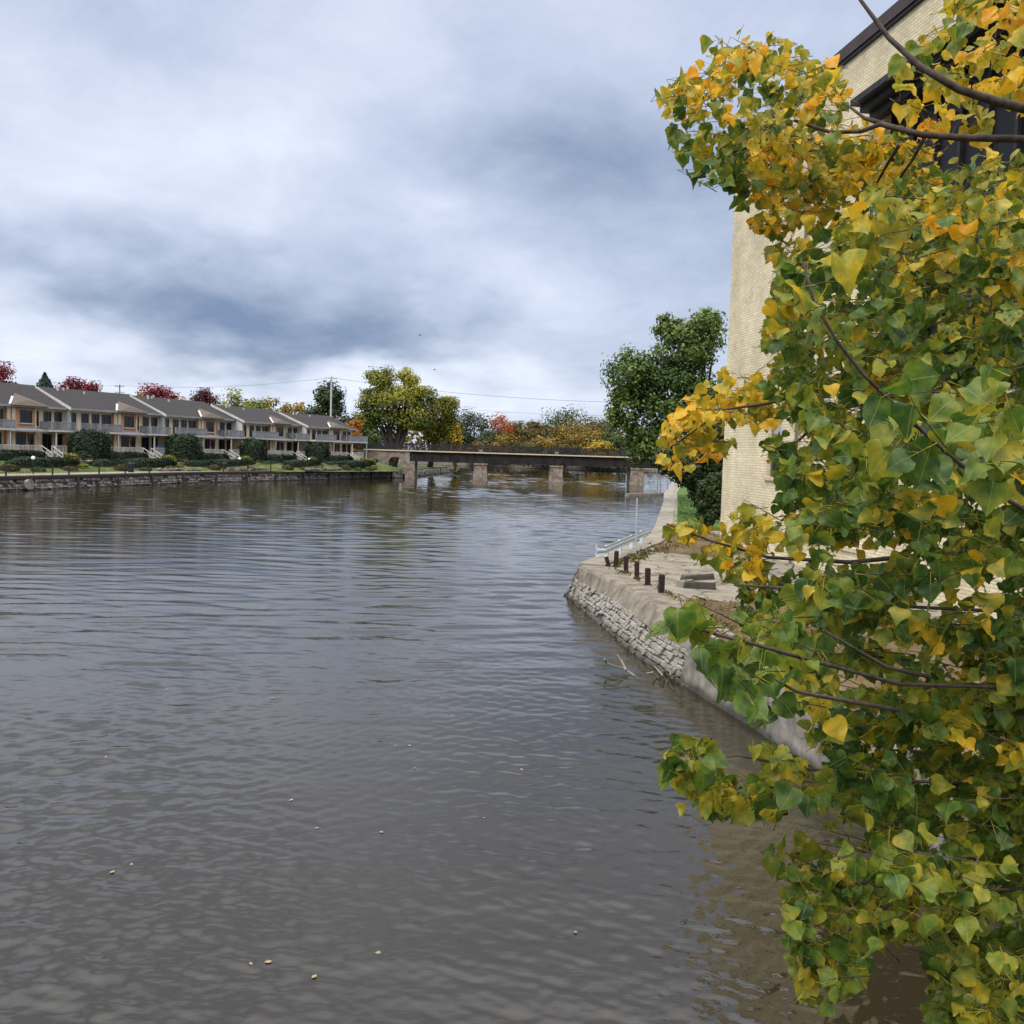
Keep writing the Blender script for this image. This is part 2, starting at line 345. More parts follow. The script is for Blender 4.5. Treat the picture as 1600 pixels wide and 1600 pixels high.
def offset_line(pts, d):
    out = []
    for i, p in enumerate(pts):
        a = Vector(pts[max(i-1, 0)]); b = Vector(pts[min(i+1, len(pts)-1)]); t = (b-a).normalized(); out.append((p[0]-t.y*d, p[1]+t.x*d))
    return out
BANK = [(-75, -55), (-63, 20), (-55, 60)]+[tuple(atz(*q, 0))[:2] for q in ((0, 768), (75, 765), (150, 762), (215, 759), (280, 756), (360, 753.5), (450, 751), (540, 749), (600, 747))]+[(-19.6, 171)]
slab([(BANK[0][0]-.3, BANK[0][1])]+offset_line(BANK, .25)[1:]+[(-18.5, 182), (-17, 205), (-15, 222), (-17, 231), (-28, 236), (-120, 262), (-890, 320), (-890, -55)], 1.45, -1.1, 'left_bank', 'lawn')
slab([(-895, 335), (-150, 320), (-20, 322), (60, 300), (140, 262), (695, 240), (695, 900), (-895, 900)], 1.2, -1.1, 'far_bank', 'earth')
# right bank (quay floor) follows the top of the quay wall
QTOP = [(8.2, -2), (6.9, 6), (5.1, 18.4), (4.6, 21), (3.95, 25.5), (3.7, 28.8), (2.55, 34.1)]
QBASE = [(7.8, -2), (6.5, 6), (4.8, 18.3), (4.35, 20.2), (3.35, 24.8), (2.85, 28.8), (2.02, 35.3)]
slab([(400, -50), (12, -50)]+QTOP+[(3.0, 36.0), (6.6, 46), (8.0, 53), (13.5, 85), (17, 107), (25, 150), (33, 166), (60, 176), (690, 200), (690, -50)], 1.2, -1.1, 'quay', 'slab')
g = MB(); pts = [(6.0, 40.5), (7.0, 45), (8.9, 52.9), (10.5, 52.9), (12, 45), (9.5, 40), (8, 38.5)]
g.add([(x, y, 1.204) for x, y in pts], [tuple(range(len(pts)))]); struct(g, 'dirt', 'soil')
g = MB(); pts = [(4.75, 20.4), (4.35, 24.5), (5.1, 27.2), (6.2, 26.6), (8.6, 27.2), (11, 24), (12, 12), (9, 2), (7.4, 4)]
g.add([(x, y, 1.205) for x, y in pts], [tuple(range(len(pts)))]); struct(g, 'soil', 'soil')
g = MB(); pts = [(9.3, 54), (14.7, 85.5), (18.3, 107), (26.5, 150), (80, 160), (80, 60), (30, 50), (13, 52)]
g.add([(x, y, 1.206) for x, y in pts], [tuple(range(len(pts)))]); struct(g, 'lawn', 'brightlawn')

# house row frame
HP0 = Vector((-58.8, 110, 0)); HV = Vector((30.5, 57.5, 0)); HU = HV.normalized(); HN = Vector((HU.y, -HU.x, 0))   # HN points to the river
def hp(t, off=0, z=0): p = HP0+HV*t+HN*off; return Vector((p.x, p.y, z))
def gz(off):                                   # garden height at a distance off in front of the houses
    for (a, za), (b, zb) in (((-70, 2.75), (1.0, 2.75)), ((1.0, 2.75), (4.6, 2.5)), ((4.6, 2.5), (7.4, 1.47))):
        if off <= b: return za+(zb-za)*(off-a)/(b-a)
    return 1.47
g = MB(); offs = [8.2, 7.4, 4.6, 1.0, -70]; ts = [-1.2, -.3, 0, .25, .5, .75, 1.0, 1.06]
vs = [hp(t, o, 1.30 if o == 8.2 else gz(o)) for t in ts for o in offs]; fs = []
for i in range(len(ts)-1):
    for j in range(4): a = i*5+j; fs.append((a, a+1, a+6, a+5))
e0 = len(vs); vs += [hp(1.07, o, 1.2) for o in offs]
for j in range(4): a = (len(ts)-1)*5+j; fs.append((a, a+1, e0+j+1, e0+j))
g.add(vs, fs); struct(g, 'garden', 'lawn')
# path on top of the left wall
def ribbon(a, b, z, name, material):
    g = MB(); n = len(a); g.add([(x, y, z) for x, y in a]+[(x, y, z) for x, y in b], [(i, i+1, n+i+1, n+i) for i in range(n-1)]); return struct(g, name, material)
ribbon(offset_line(BANK, .45), offset_line(BANK, 4.2), 1.458, 'path', 'concrete')

# ------------------------------------------------------------------ stone walls
def lerp_line(pts, s):
    ds = [0]
    for a, b in zip(pts, pts[1:]): ds.append(ds[-1]+math.dist(a, b))
    s *= ds[-1]
    for i in range(len(pts)-1):
        if s <= ds[i+1] or i == len(pts)-2:
            k = (s-ds[i])/(ds[i+1]-ds[i]); return Vector((pts[i][0]+(pts[i+1][0]-pts[i][0])*k, pts[i][1]+(pts[i+1][1]-pts[i][1])*k))
def stones(base, top, z0, z1, courses, lmin, lmax, prot, gap, skip=0.0, jit=.25):
    """rough stones lying on the sloping face between two lines (base at z0, top at z1)"""
    b = MB(); Ltot = sum(math.dist(a, c) for a, c in zip(base, base[1:]))
    edges = [z0+(z1-z0)*(k+ (random.uniform(-jit, jit) if 0 < k < courses else 0))/courses for k in range(courses+1)]
    for k in range(courses):
        s = -random.random()*lmax
        while s < Ltot:
            l = random.uniform(lmin, lmax); s0, s1 = max(0, s), min(Ltot, s+l); s += l
            if s1-s0 < lmin*.4 or random.random() < skip: continue
            v = []
            pr = random.uniform(.3, 1)*prot
            za, zb = edges[k], edges[k+1]
            for depth in (-.12, pr):
                for (ss, z) in ((s0+gap, za+gap), (s1-gap, za+gap), (s1-gap, zb-gap), (s0+gap, zb-gap)):
                    ss += random.uniform(-gap, gap)*1.5; zq = z+random.uniform(-gap, gap)*1.5
                    f = min(1, max(0, ss/Ltot)); kz = (zq-z0)/(z1-z0) if z1 != z0 else 0
                    pb, pt = lerp_line(base, f), lerp_line(top, f); p = pb.lerp(pt, kz)
                    q = lerp_line(base, min(1, f+.004))-lerp_line(base, max(0, f-.004)); q = q.normalized(); nrm = Vector((-q.y, q.x))   # left of travel
                    dd = depth+random.uniform(-.2, .2)*prot
                    v.append((p.x+nrm.x*dd, p.y+nrm.y*dd, zq))
            b.hexa(v)
    return b
def sheet(lines):                               # lofted surface through (points, z) rows
    b = MB(); n = len(lines[0][0])
    b.add([(p[0], p[1], z) for pts, z in lines for p in pts], [(j*n+i, j*n+i+1, (j+1)*n+i+1, (j+1)*n+i) for j in range(len(lines)-1) for i in range(n-1)]); return b
def resample(pts, n): return [tuple(lerp_line(pts, i/(n-1))) for i in range(n)]

# right quay wall (travel towards the camera's far end, so "left" is the river side)
NS = 60
qb, qt = resample(QBASE[2:], NS), resample(QTOP[2:], NS)
def mixl(a, b, k, off=0): 
    r = [(p[0]+(q[0]-p[0])*k, p[1]+(q[1]-p[1])*k) for p, q in zip(a, b)]; return offset_line(r, off) if off else r
qw = empty('quay_wall', 'low sloping stone quay wall with stained concrete cap along the right bank', 'wall', (3.3, 28, 0)); 
def loc(mb, o):                                 # shift a world-space builder into the frame of an unrotated empty
    mb.v = [(v[0]-o.location.x, v[1]-o.location.y, v[2]-o.location.z) for v in mb.v]; return mb
iw = int(NS*.22)                                # the concrete stretch nearest the camera
sf = stones(qb[iw:], mixl(qb, qt, .62)[iw:], -.15, .74, 7, .16, .55, .10, .014, .02)
loc(sf, qw).build('stone_facing', 'stone', qw, bevel=.018)
bk = sheet([(mixl(qb, qt, 0, -.06)[iw:], -.8), (mixl(qb, qt, .05, -.03)[iw:], 0.0), (mixl(qb, qt, .62, -.02)[iw:], .76)]); loc(bk, qw).build('joint_backing', 'mortar', qw)
cp = sheet([(mixl(qb, qt, .66, -.05)[iw:], .70), (mixl(qb, qt, .60, .05)[iw:], .72), (mixl(qb, qt, .95, .07)[iw:], 1.12), (mixl(qb, qt, 1.0, .02)[iw:], 1.215), (mixl(qb, qt, 1.0, -.75)[iw:], 1.222)])
rnd = np.random.default_rng(5); cp.v = [(x+rnd.normal()*.018, y+rnd.normal()*.018, z+rnd.normal()*.010) for x, y, z in cp.v]
loc(cp, qw).build('concrete_cap', 'capconc', qw)
nb_, ntp = resample(QBASE[:3], 30)+qb[:iw+1], resample(QTOP[:3], 30)+qt[:iw+1]
cs = sheet([(mixl(nb_, ntp, 0, .02), -.9), (mixl(nb_, ntp, .1, .04), 0), (mixl(nb_, ntp, .5, .06), .85), (mixl(nb_, ntp, .75, .05), 1.16), (mixl(nb_, ntp, 1, -.6), 1.21)])
cs.v = [(x+rnd.normal()*.012, y+rnd.normal()*.012, z+rnd.normal()*.012) for x, y, z in cs.v]
loc(cs, qw).build('concrete_section', 'conc_grey', qw)
ct = MB(); ct.hexa([(2.02, 35.1, -.4), (2.25, 35.75, -.4), (3.1, 35.9, -.4), (2.9, 34.9, -.4), (2.42, 34.15, 1.14), (2.62, 34.8, 1.14), (3.3, 35.6, 1.14), (3.2, 34.0, 1.14)])
ct.hexa([(1.86, 35.15, -.5), (1.98, 35.5, -.5), (2.2, 35.45, -.5), (2.12, 35.0, -.5), (2.36, 34.3, 1.0), (2.46, 34.6, 1.0), (2.66, 34.5, 1.0), (2.6, 34.2, 1.0)])
loc(ct, qw).build('corner_buttress', 'conc_grey', qw, bevel=.02)
# the quay edge beyond the corner
fw = empty('retaining_wall', 'plain concrete retaining wall along the far side of the paved quay', 'wall', (8, 55, 0))
EDGE = [(2.55, 34.6), (3.0, 36.0), (6.6, 46), (8.0, 53), (13.5, 85), (17, 107), (25, 150), (33, 166)]
eo = offset_line(EDGE, .03)
lw = sheet([(offset_line(EDGE, .12), -.6), (eo, .95)]); loc(lw, fw).build('wall_face', 'conc_grey', fw)
lw = MB()
for a, b in zip(resample(EDGE, 40), resample(EDGE, 40)[1:]):
    d = Vector((b[0]-a[0], b[1]-a[1])).normalized(); nrm = Vector((-d.y, d.x)); i_, o_ = nrm*-.9, nrm*.1
    lw.hexa([(a[0]+o_.x, a[1]+o_.y, .95), (b[0]+o_.x, b[1]+o_.y, .95), (b[0]+i_.x, b[1]+i_.y, .95), (a[0]+i_.x, a[1]+i_.y, .95), (a[0]+o_.x, a[1]+o_.y, 1.26), (b[0]+o_.x, b[1]+o_.y, 1.26), (b[0]+i_.x, b[1]+i_.y, 1.26), (a[0]+i_.x, a[1]+i_.y, 1.26)])
loc(lw, fw).build('coping', 'concrete', fw)
# left river wall
rw = empty('river_wall', 'long dark rubble stone river wall below the townhouse gardens', 'wall', (-41.5, 121, 0))
lb = resample(BANK[2:], 90); ll = list(reversed(lb))
sf = stones(ll, offset_line(ll, -.12), -.2, 1.12, 5, .25, .95, .20, .035, .10, .45); loc(sf, rw).build('stone_facing', 'rubble', rw)
bk = sheet([(offset_line(lb, .0), -.8), (offset_line(lb, .06), 1.2)]); loc(bk, rw).build('joint_backing', 'mortar', rw)
cp = sheet([(offset_line(lb, -.03), 1.10), (offset_line(lb, -.16), 1.12), (offset_line(lb, -.12), 1.40), (offset_line(lb, .5), 1.47)])
loc(cp, rw).build('cap_beam', 'rust', rw)
pb = MB()
for i in range(2, 88, 5):
    p = Vector(offset_line(lb, -.12)[i]); pb.box(p.x-.14, p.y-.14, -.4, p.x+.14, p.y+.14, 1.2)
loc(pb, rw).build('timber_piling', 'mortar', rw)
pp = MB(); p = lerp_line(lb, .30); pp.tube([(p.x-.3, p.y, .55), (p.x+.45, p.y-.2, .55)], .55, 16); loc(pp, rw).build('drain_pipe', 'rubble', rw)

# railing on the left wall: three runs with posts
def railing(name, label, s0, s1, nposts, h, material='blackmetal', d=.3, pickets=True):
    pts = [lerp_line(offset_line(BANK, d), s0+(s1-s0)*i/(nposts-1)) for i in range(nposts)]
    o = empty(name, label, 'railing', (pts[0].x, pts[0].y, 1.46), group='metal railings along the left bank')
    r = MB()
    for z in (.35, h-.04):
        for a, b in zip(pts, pts[1:]): r.beam((a.x, a.y, 1.46+z), (b.x, b.y, 1.46+z), .035, .035)
    if pickets:
        for a, b in zip(pts, pts[1:]):
            for k in range(1, 14): q = a.lerp(b, k/14); r.beam((q.x, q.y, 1.6), (q.x, q.y, 1.46+h-.05), .018, .018)
    loc(r, o).build('rail', material, o)
    for q in pts: pb = MB(); pb.box(q.x-.06, q.y-.06, 1.4, q.x+.06, q.y+.06, 1.46+h+.04); loc(pb, o).build('post', material, o)
railing('railing', 'black metal railing on the river wall nearest the left edge', .455, .665, 9, .95)
railing('railing', 'short black railing on the river wall before the middle townhouse', .675, .735, 4, .95, pickets=False)
railing('railing', 'black railing on the river wall in front of the fourth townhouse', .80, .845, 3, .95, pickets=False)
railing('railing', 'black railing on the river wall beside the stone arches', .88, .995, 7, .95)

# ------------------------------------------------------------------ townhouses
UNIT = ['the nearest townhouse at the left edge', 'the second townhouse from the left', 'the middle townhouse', 'the fourth townhouse from the left', 'the last townhouse beside the bridge']
HL = ['nearest brick townhouse with grey roof, cut by the left edge', 'second brick townhouse from the left with long grey balcony railing',
      'middle brick townhouse of the row with grey shingle roof', 'fourth brick townhouse from the left with white siding end wall', 'farthest brick townhouse of the row, ending beside the stone arches']
T = [-.090, .138, .363, .591, .815, 1.0]
STEP = [0, .75, .75, 1.8, 1.6]
EAVE = [8.95, 8.95, 8.85, 8.6, 8.4]; RIDGE = [2.8, 2.65, 2.6, 2.45, 2.25]
F0, FB = 3.55, 6.2                             # ground floor deck, balcony floor
UB = []                                        # unit frames
for i in range(5):
    a = hp(T[i]); b = hp(T[i+1])-HN*(STEP[i+1] if i < 4 else 0)
    d = b-a; UB.append((a, math.atan2(d.y, d.x), d.length))
def up(i, s, off, z=0):                        # a point in front of unit i: s along the facade, off towards the river
    a, an, _l = UB[i]; u = Vector((math.cos(an), math.sin(an), 0)); n = Vector((u.y, -u.x, 0)); p = a+u*s+n*off; return Vector((p.x, p.y, z))
def window(parent, x0, x1, z0, z1, y=0, cols=2, fr='winframe', sill=True):
    f = MB(); w = .07
    f.box(x0, y-.06, z0, x0+w, y+.05, z1); f.box(x1-w, y-.06, z0, x1, y+.05, z1); f.box(x0+w, y-.06, z0, x1-w, y+.05, z0+w); f.box(x0+w, y-.06, z1-w, x1-w, y+.05, z1)
    for k in range(1, cols): xm = x0+(x1-x0)*k/cols; f.box(xm-.03, y-.05, z0+w, xm+.03, y+.04, z1-w)
    fo = f.build('window', fr, parent)
    MB().box(x0+w*.6, y+.0, z0+w*.6, x1-w*.6, y+.025, z1-w*.6).build('pane', 'glass', fo)
    if sill: MB().box(x0-.08, y-.16, z0-.12, x1+.08, y-.003, z0-.004).build('sill', 'white', fo)
    return fo
def rail_run(a, b, z0, h, step=.22, r=.022):
    m_ = MB(); a, b = Vector((a[0], a[1], z0)), Vector((b[0], b[1], z0)); d = b-a; n = max(1, int(d.length/step)); up_ = Vector((0, 0, 1))
    m_.beam(a+up_*h, b+up_*h, .09, .07); m_.beam(a+up_*.12, b+up_*.12, .06, .06)
    for k in range(n+1):
        p = a+d*k/n; big = k % 8 == 0 or k == n; w = .11 if big else r*2
        m_.beam(p+up_*(0.01), p+up_*(h+(.05 if big else -.04)), w, w)
    return m_
def townhouse(i):
    a, an, LEN = UB[i]; ze, rh = EAVE[i], RIDGE[i]; DEP = 11.0
    o = empty('townhouse', HL[i], 'townhouse', (a.x, a.y, 0), an, 'terraced townhouses on the left bank')
    # local: x along facade, y into the house, z up
    k = LEN/14.8
    S = lambda v: v*k
    mb = MB(); mb.box(0, 0, 2.3, LEN, DEP, ze-.15); mb.build('wall', 'cream_stone', o)
    if i >= 1:                                  # near end wall of a unit that stands forward, in pale siding
        e = MB(); e.prism([(-.15, FB-.1), (-.15, ze-.2), (DEP/2, ze+rh-.25), (DEP+.1, ze-.2), (DEP+.1, FB-.1)], 'x', -.10, -.003); e.build('end_wall', 'siding', o)
    # orange brick bay
    b0, b1 = S(6.6), S(10.45)
    mb = MB(); mb.box(b0, -.35, 2.4, b1, -.003, ze-.3); mb.build('brick_bay', 'orange_brick', o)
    mb = MB()
    for p in (b0+.05, S(7.3)): mb.box(p, -.43, 2.4, p+.42, -.353, ze-.3)
    mb.box(b1-.16, -.43, 2.4, b1+.04, -.353, ze-.3)
    mb.build('pilaster', 'cream_stone', o)
    # windows upstairs
    wt = ze-.55
    for (x0, x1, cols) in ((.4, 1.05, 1), (1.85, 2.95, 2), (3.45, 4.6, 2), (5.0, 6.45, 3), (11.8, 12.85, 2), (13.3, 14.35, 2)):
        window(o, S(x0), S(x1), FB+.12, wt, -.02, cols, sill=False)
    window(o, S(8.35), S(9.95), wt-1.5, wt-.02, -.37, 2)
    window(o, S(10.62), S(11.1), wt-1.8, wt, -.02, 1)
    # windows and doors downstairs
    for (x0, x1, cols) in ((1.2, 2.4, 2), (3.2, 4.4, 2), (5.0, 6.2, 2), (11.6, 12.9, 2), (13.4, 14.4, 2)):
        window(o, S(x0), S(x1), F0+.1, F0+2.15, -.02, cols, sill=False)
    window(o, S(7.75), S(9.1), F0+.75, F0+2.15, -.37, 3)
    d_ = MB(); d_.box(S(9.35), -.40, F0+.02, S(10.2), -.355, F0+2.1); dd = d_.build('door', 'winframe', o)
    MB().box(S(9.48), -.415, F0+.9, S(10.07), -.403, F0+1.95).build('pane', 'glass', dd)
    MB().box(S(9.42), -.46, F0+.95, S(9.45), -.402, F0+1.1).build('handle', 'galv', dd)
    # canopy over the bay
    cn = MB(); cn.prism([(-.36, FB+.15), (-.36, FB-.03), (-1.55, FB-.32), (-1.55, FB-.14)], 'x', b0-.2, S(11.0)); cn.build('canopy', 'railgrey', o)
    # balconies, with posts, and the deck with its railing
    for (x0, x1) in ((0.02, 6.4), (11.35, 14.78)):
        bl = MB(); bl.box(S(x0), -2.1, FB-.22, S(x1), -.003, FB); blo = bl.build('balcony', 'white', o)
        rail_run((S(x0), -2.04), (S(x1), -2.04), FB, .95, .16, .03).build('balcony_railing', 'railgrey', blo)
        ends = [S(x0)+.05] if x0 > 1 else [S(x1)-.05]
        for xe in ends: rail_run((xe, -2.0), (xe, -.1), FB, .95, .16, .03).build('balcony_railing', 'railgrey', blo)
        for xp in ((.9, 5.9) if x0 < 1 else (12.0,)):
            MB().box(S(xp)-.07, -2.0, F0+.002, S(xp)+.07, -1.86, FB-.222).build('post', 'white', o)
        dk = MB(); dk.box(S(x0), -2.6, F0-.22, S(x1), -.004, F0); dk.box(S(x0)+.15, -2.4, 2.4, S(x1)-.15, -2.3, F0-.222); dko = dk.build('deck', 'cream_stone', o)
        rail_run((S(x0), -2.52), (S(x1), -2.52), F0, .78, .2, .03).build('deck_railing', 'white', dko)
    dk = MB(); dk.box(S(6.42), -2.2, F0-.24, S(11.33), -.44, F0-.02); dko = dk.build('porch', 'cream_stone', o)
    rail_run((S(6.42), -2.12), (S(9.7), -2.12), F0-.02, .78, .2, .03).build('porch_railing', 'white', dko)
    # steps down to the garden
    st = MB(); x0, x1 = S(9.8), S(11.2)
    for q in range(5): st.box(x0, -2.5-.34*q, F0-.16*(q+1)-.16, x1, -2.2-.34*q, F0-.16*(q+1))
    sto = st.build('stairs', 'railgrey', o)
    for xs in (x0, x1):
        hb = MB(); hb.beam((xs, -2.2, F0+.75), (xs, -4.0, F0-.1), .09, .08); hb.beam((xs, -2.2, F0+.25), (xs, -4.0, F0-.6), .08, .07); hb.beam((xs, -2.2, F0-.3), (xs, -4.0, F0-1.0), .06, .22)
        for q in (0, .5, 1): y = -2.2-1.8*q; hb.beam((xs, y, F0-.9*q-.2), (xs, y, F0+.8-.85*q), .1, .1)
        hb.build('handrail', 'white', sto)
    # roof
    y0, y1 = -.75, DEP+.6; yr = DEP/2; zr = ze+rh; th = .16
    xe = LEN+.02 if i < 4 else LEN+.5
    rf = MB(); rf.prism([(y0, ze), (yr, zr), (y1, ze), (y1, ze-th), (yr, zr-th), (y0, ze-th)], 'x', -.28, xe); ro = rf.build('roof', 'shingle', o)
    fa = MB(); fa.box(-.28, y0-.08, ze-.24, xe, y0-.003, ze+.01); fa.build('gutter', 'railgrey', o)
    sf_ = MB(); sf_.box(-.2, y0, ze-.22, xe, -.44, ze-.17); sf_.build('soffit', 'winframe', o)
    rk = MB(); sl = (zr-ze)/(yr-y0); rk.prism([(y0, ze-.30), (yr, zr-.30), (yr, zr+.05), (y0, ze+.05)], 'x', -.36, -.283); rk.build('rake_board', 'white', ro)
    # low cross roof over the bay, with white flashing
    cx = (b0+b1)/2+.8; hw = 2.6; yk = y0+2.6; zk = ze+sl*2.6
    cr_ = MB(); cr_.add([(cx-hw, y0-.35, ze-.02), (cx+hw, y0-.35, ze-.02), (cx, yk, zk+.32), (cx-.2, y0+.3, ze+.62), (cx+.2, y0+.3, ze+.62)],
                        [(0, 1, 4, 3), (1, 2, 4), (0, 3, 2), (3, 4, 2)]); cr_.build('bay_roof', 'shingle_brown', ro)
    fl = MB(); fl.beam((cx-hw-.05, y0-.1, ze+.06), (cx-hw*.3, y0+1.9, ze+sl*1.9+.20), .26, .06); fl.build('flashing', 'white', ro)
    for j, (vx, vy) in enumerate(((2.2, -.9), (3.4, -.5), (4.9, .5), (6.0, -1.2))):
        zz_ = zr-sl*abs(vy); v_ = MB(); v_.tube([(vx, yr+vy, zz_-.2), (vx, yr+vy, zz_+(.55 if j % 2 == 0 else .3))], .13, 8); v_.build('vent_pipe', 'white', ro)
    dp = MB(); dp.tube([(.12, -.12, F0), (.12, -.12, ze-.2)], .05, 6); dp.build('downpipe', 'white', o)
    if i == 4:                                  # the wrap-round end balcony
        bl = MB(); bl.box(LEN+.01, -2.1, FB-.22, LEN+1.9, 4, FB); blo = bl.build('balcony', 'white', o)
        rail_run((LEN, -2.04), (LEN+1.84, -2.04), FB, .95, .16, .03).build('balcony_railing', 'railgrey', blo); rail_run((LEN+1.84, -2.0), (LEN+1.84, 4), FB, .95, .16, .03).build('balcony_railing', 'railgrey', blo)
        MB().box(LEN+1.7, -2.0, 2.0, LEN+1.84, -1.86, FB-.222).build('post', 'white', o)
    return o
for i in range(5): townhouse(i)

# ------------------------------------------------------------------ foliage and trees
PAL = {'green': ((.030, .055, .012), (.11, .15, .035)), 'dark': ((.018, .034, .012), (.065, .098, .030)), 'hedge': ((.012, .026, .011), (.034, .060, .022)),
       'ygreen': ((.056, .092, .016), (.36, .33, .04)), 'yellow': ((.20, .155, .02), (.50, .33, .03)), 'orange': ((.25, .09, .012), (.58, .22, .02)),
       'gold': ((.11, .095, .018), (.36, .225, .032)), 'red': ((.075, .006, .012), (.25, .018, .030)), 'darkred': ((.040, .008, .012), (.13, .018, .022)),
       'spruce': ((.014, .028, .024), (.040, .070, .058)), 'redorange': ((.26, .06, .014), (.55, .17, .03)), 'olive': ((.040, .042, .012), (.15, .115, .025)),
       'brown': ((.055, .050, .018), (.22, .145, .035)), 'lime': ((.065, .095, .012), (.32, .28, .03)), 'quaygreen': ((.030, .064, .014), (.21, .28, .062)), 'grass': ((.045, .09, .02), (.12, .19, .045)), 'grey': ((.035, .045, .03), (.09, .10, .06))}
FM = {k: foliage('foliage_'+k, *v) for k, v in PAL.items()}
def crown_points(c, r, nclump, n, seed, squash=1.0, sp=.30):
    g = np.random.default_rng(seed); c = np.array(c); r = np.array(r)
    d = g.normal(size=(nclump, 3)); d /= np.linalg.norm(d, axis=1, keepdims=True)
    cl = c+d*r*(g.uniform(.35, 1, (nclump, 1))**.55)*.88
    rs = g.uniform(.6, 1.35, nclump)*sp; w = rs**2; w /= w.sum()
    which = g.choice(nclump, n, p=w)
    u = g.normal(size=(n, 3)); P = cl[which]+np.clip(u, -1.75, 1.75)*.60*rs[which][:, None]*r*np.array([1, 1, .72]); u /= np.linalg.norm(u, axis=1, keepdims=True)
    cv = g.uniform(-.34, .34, nclump)
    tint = np.clip(.45+cv[which]+.22*g.normal(size=n)*.7, 0, 1)
    D = u+(P-c)/r*.5+g.normal(size=(n, 3))*.5+np.array([0, 0, .35])
    return P, D, tint, cl
def tree(name, label, cat, base, top, half_w, pal, leaf=.32, n=3500, crown_lo=.3, nclump=26, trunk_r=None, seed=0, group=None, stems=1, lean=0, cone=False, sp=.33, up_=None):
    """base: Vector foot, top: z of the tip, half_w: crown half width in metres"""
    H = top-base.z; o = empty(name, label, cat, base, group=group)
    tr = trunk_r or max(.12, H*.018); zc = H*(1+crown_lo)/2; rz = H*(1-crown_lo)/2
    if cone:
        g = np.random.default_rng(seed); h = g.uniform(0, 1, n)**1.5; a = g.uniform(0, 2*np.pi, n); R = half_w*(1-h)*(.35+.65*g.uniform(0, 1, n)**.5)*(1+.18*np.sin(a*5+h*40))
        P = np.stack([R*np.cos(a), R*np.sin(a), H*(.06+.94*h)-R*.25], 1); D = np.stack([np.cos(a), np.sin(a), .5+0*a], 1)+g.normal(size=(n, 3))*.4; tint = np.clip(.4+.25*g.normal(size=n), 0, 1); cl = np.zeros((0, 3))
    else:
        P, D, tint, cl = crown_points((lean, 0, zc), (half_w, half_w*.9, rz), nclump, n, seed, sp=sp)
    tb = MB(); g = random.Random(seed)
    for s in range(stems):
        a = s*2*math.pi/stems+.5; sx = .0 if stems == 1 else math.cos(a)*half_w*.35; sy = 0 if stems == 1 else math.sin(a)*half_w*.3
        k = 1 if stems == 1 else .7
        tb.tube([(sx*.08, sy*.08, -.3), (sx*.2+g.uniform(-.1, .1), sy*.2, H*.15), (sx*.6+lean*.3, sy*.6, H*.4), (sx+lean*.6, sy, H*(.7 if not cone else .6)), (sx*1.1+lean, sy*1.1, H*.93)], [tr*1.35*k, tr*k, tr*.75*k, tr*.4*k, .03], 8)
    for q in range(min(len(cl), 12)):
        e = cl[q]; z0 = H*g.uniform(.22, .5); b0 = Vector((lean*.2, 0, z0)); e = Vector(e)
        tb.tube([b0, b0.lerp(e, .5)+Vector((0, 0, .05*H)), e], [tr*.42, tr*.25, .03], 5)
    tb.build('trunk', 'bark', o, smooth=True)
    leafmesh('crown', P, D, RNG.uniform(.65, 1.25, len(P))*leaf, tint, FM[pal], o)
    return o
def tree_px(name, label, px, ytop, wpx, Y, gz_, pal, **k):
    t_ = at(px, ytop, Y); return tree(name, label, k.pop('cat', 'tree'), Vector((t_.x, Y, gz_)), t_.z, wpx/2/FPX*Y, pal, **k)
BH = 'trees behind the townhouse roofs'
tree_px('red_maple', 'crimson maple cut by the left edge, behind the nearest roof', -14, 564, 84, 150, 2.7, 'red', leaf=.23, n=7500, seed=1, group=BH, crown_lo=.2, sp=.28)
tree_px('spruce_tree', 'dark blue green spruce behind the nearest townhouse roof', 70, 583, 170, 165, 2.7, 'spruce', cat='tree', n=3000, leaf=.3, seed=2, group=BH, cone=True)
tree_px('red_maple', 'round crimson maple above the second townhouse roof', 124, 581, 84, 152, 2.7, 'red', leaf=.23, n=7500, seed=3, group=BH, crown_lo=.2, sp=.27, nclump=34)
tree_px('red_maple', 'crimson maple behind the middle townhouse roof', 246, 600, 76, 178, 2.7, 'red', leaf=.23, n=7500, seed=4, group=BH, crown_lo=.2, sp=.27, nclump=34)
tree_px('red_maple', 'dark purple red maple above the fourth townhouse', 328, 603, 66, 190, 2.7, 'darkred', leaf=.23, n=7500, seed=5, group=BH, crown_lo=.2, sp=.28, nclump=30)
for j, (px, yt, w, Y, pal, lab) in enumerate([
        (222, 611, 50, 215, 'yellow', 'yellow tree just left of the second crimson maple'), (288, 616, 60, 218, 'yellow', 'yellow tree between the crimson maple and the purple maple'),
        (378, 611, 78, 225, 'ygreen', 'yellow green tree right of the dark purple red maple'), (428, 621, 60, 240, 'gold', 'rusty gold tree behind the fourth townhouse roof'),
        (464, 617, 54, 245, 'gold', 'golden tree beside the dark green tree with the pole')]):
    tree_px('autumn_tree', lab, px, yt, w, Y, 2.7, pal, leaf=.36, n=3600, seed=20+j, group=BH, crown_lo=.15)
tree_px('maple_tree', 'dark green tree behind the tall pale utility pole', 506, 596, 74, 232, 2.7, 'dark', leaf=.42, n=4600, seed=30, crown_lo=.1, sp=.30, nclump=30)
tree_px('evergreen_tree', 'dark round tree low between the pole and the big tree', 553, 640, 46, 240, 1.5, 'dark', leaf=.4, n=2600, seed=31, crown_lo=.0)
tree_px('evergreen_tree', 'dark green bushy tree behind the big cottonwood trunk', 590, 655, 60, 226, 1.5, 'green', leaf=.4, n=2600, seed=32, crown_lo=.0)
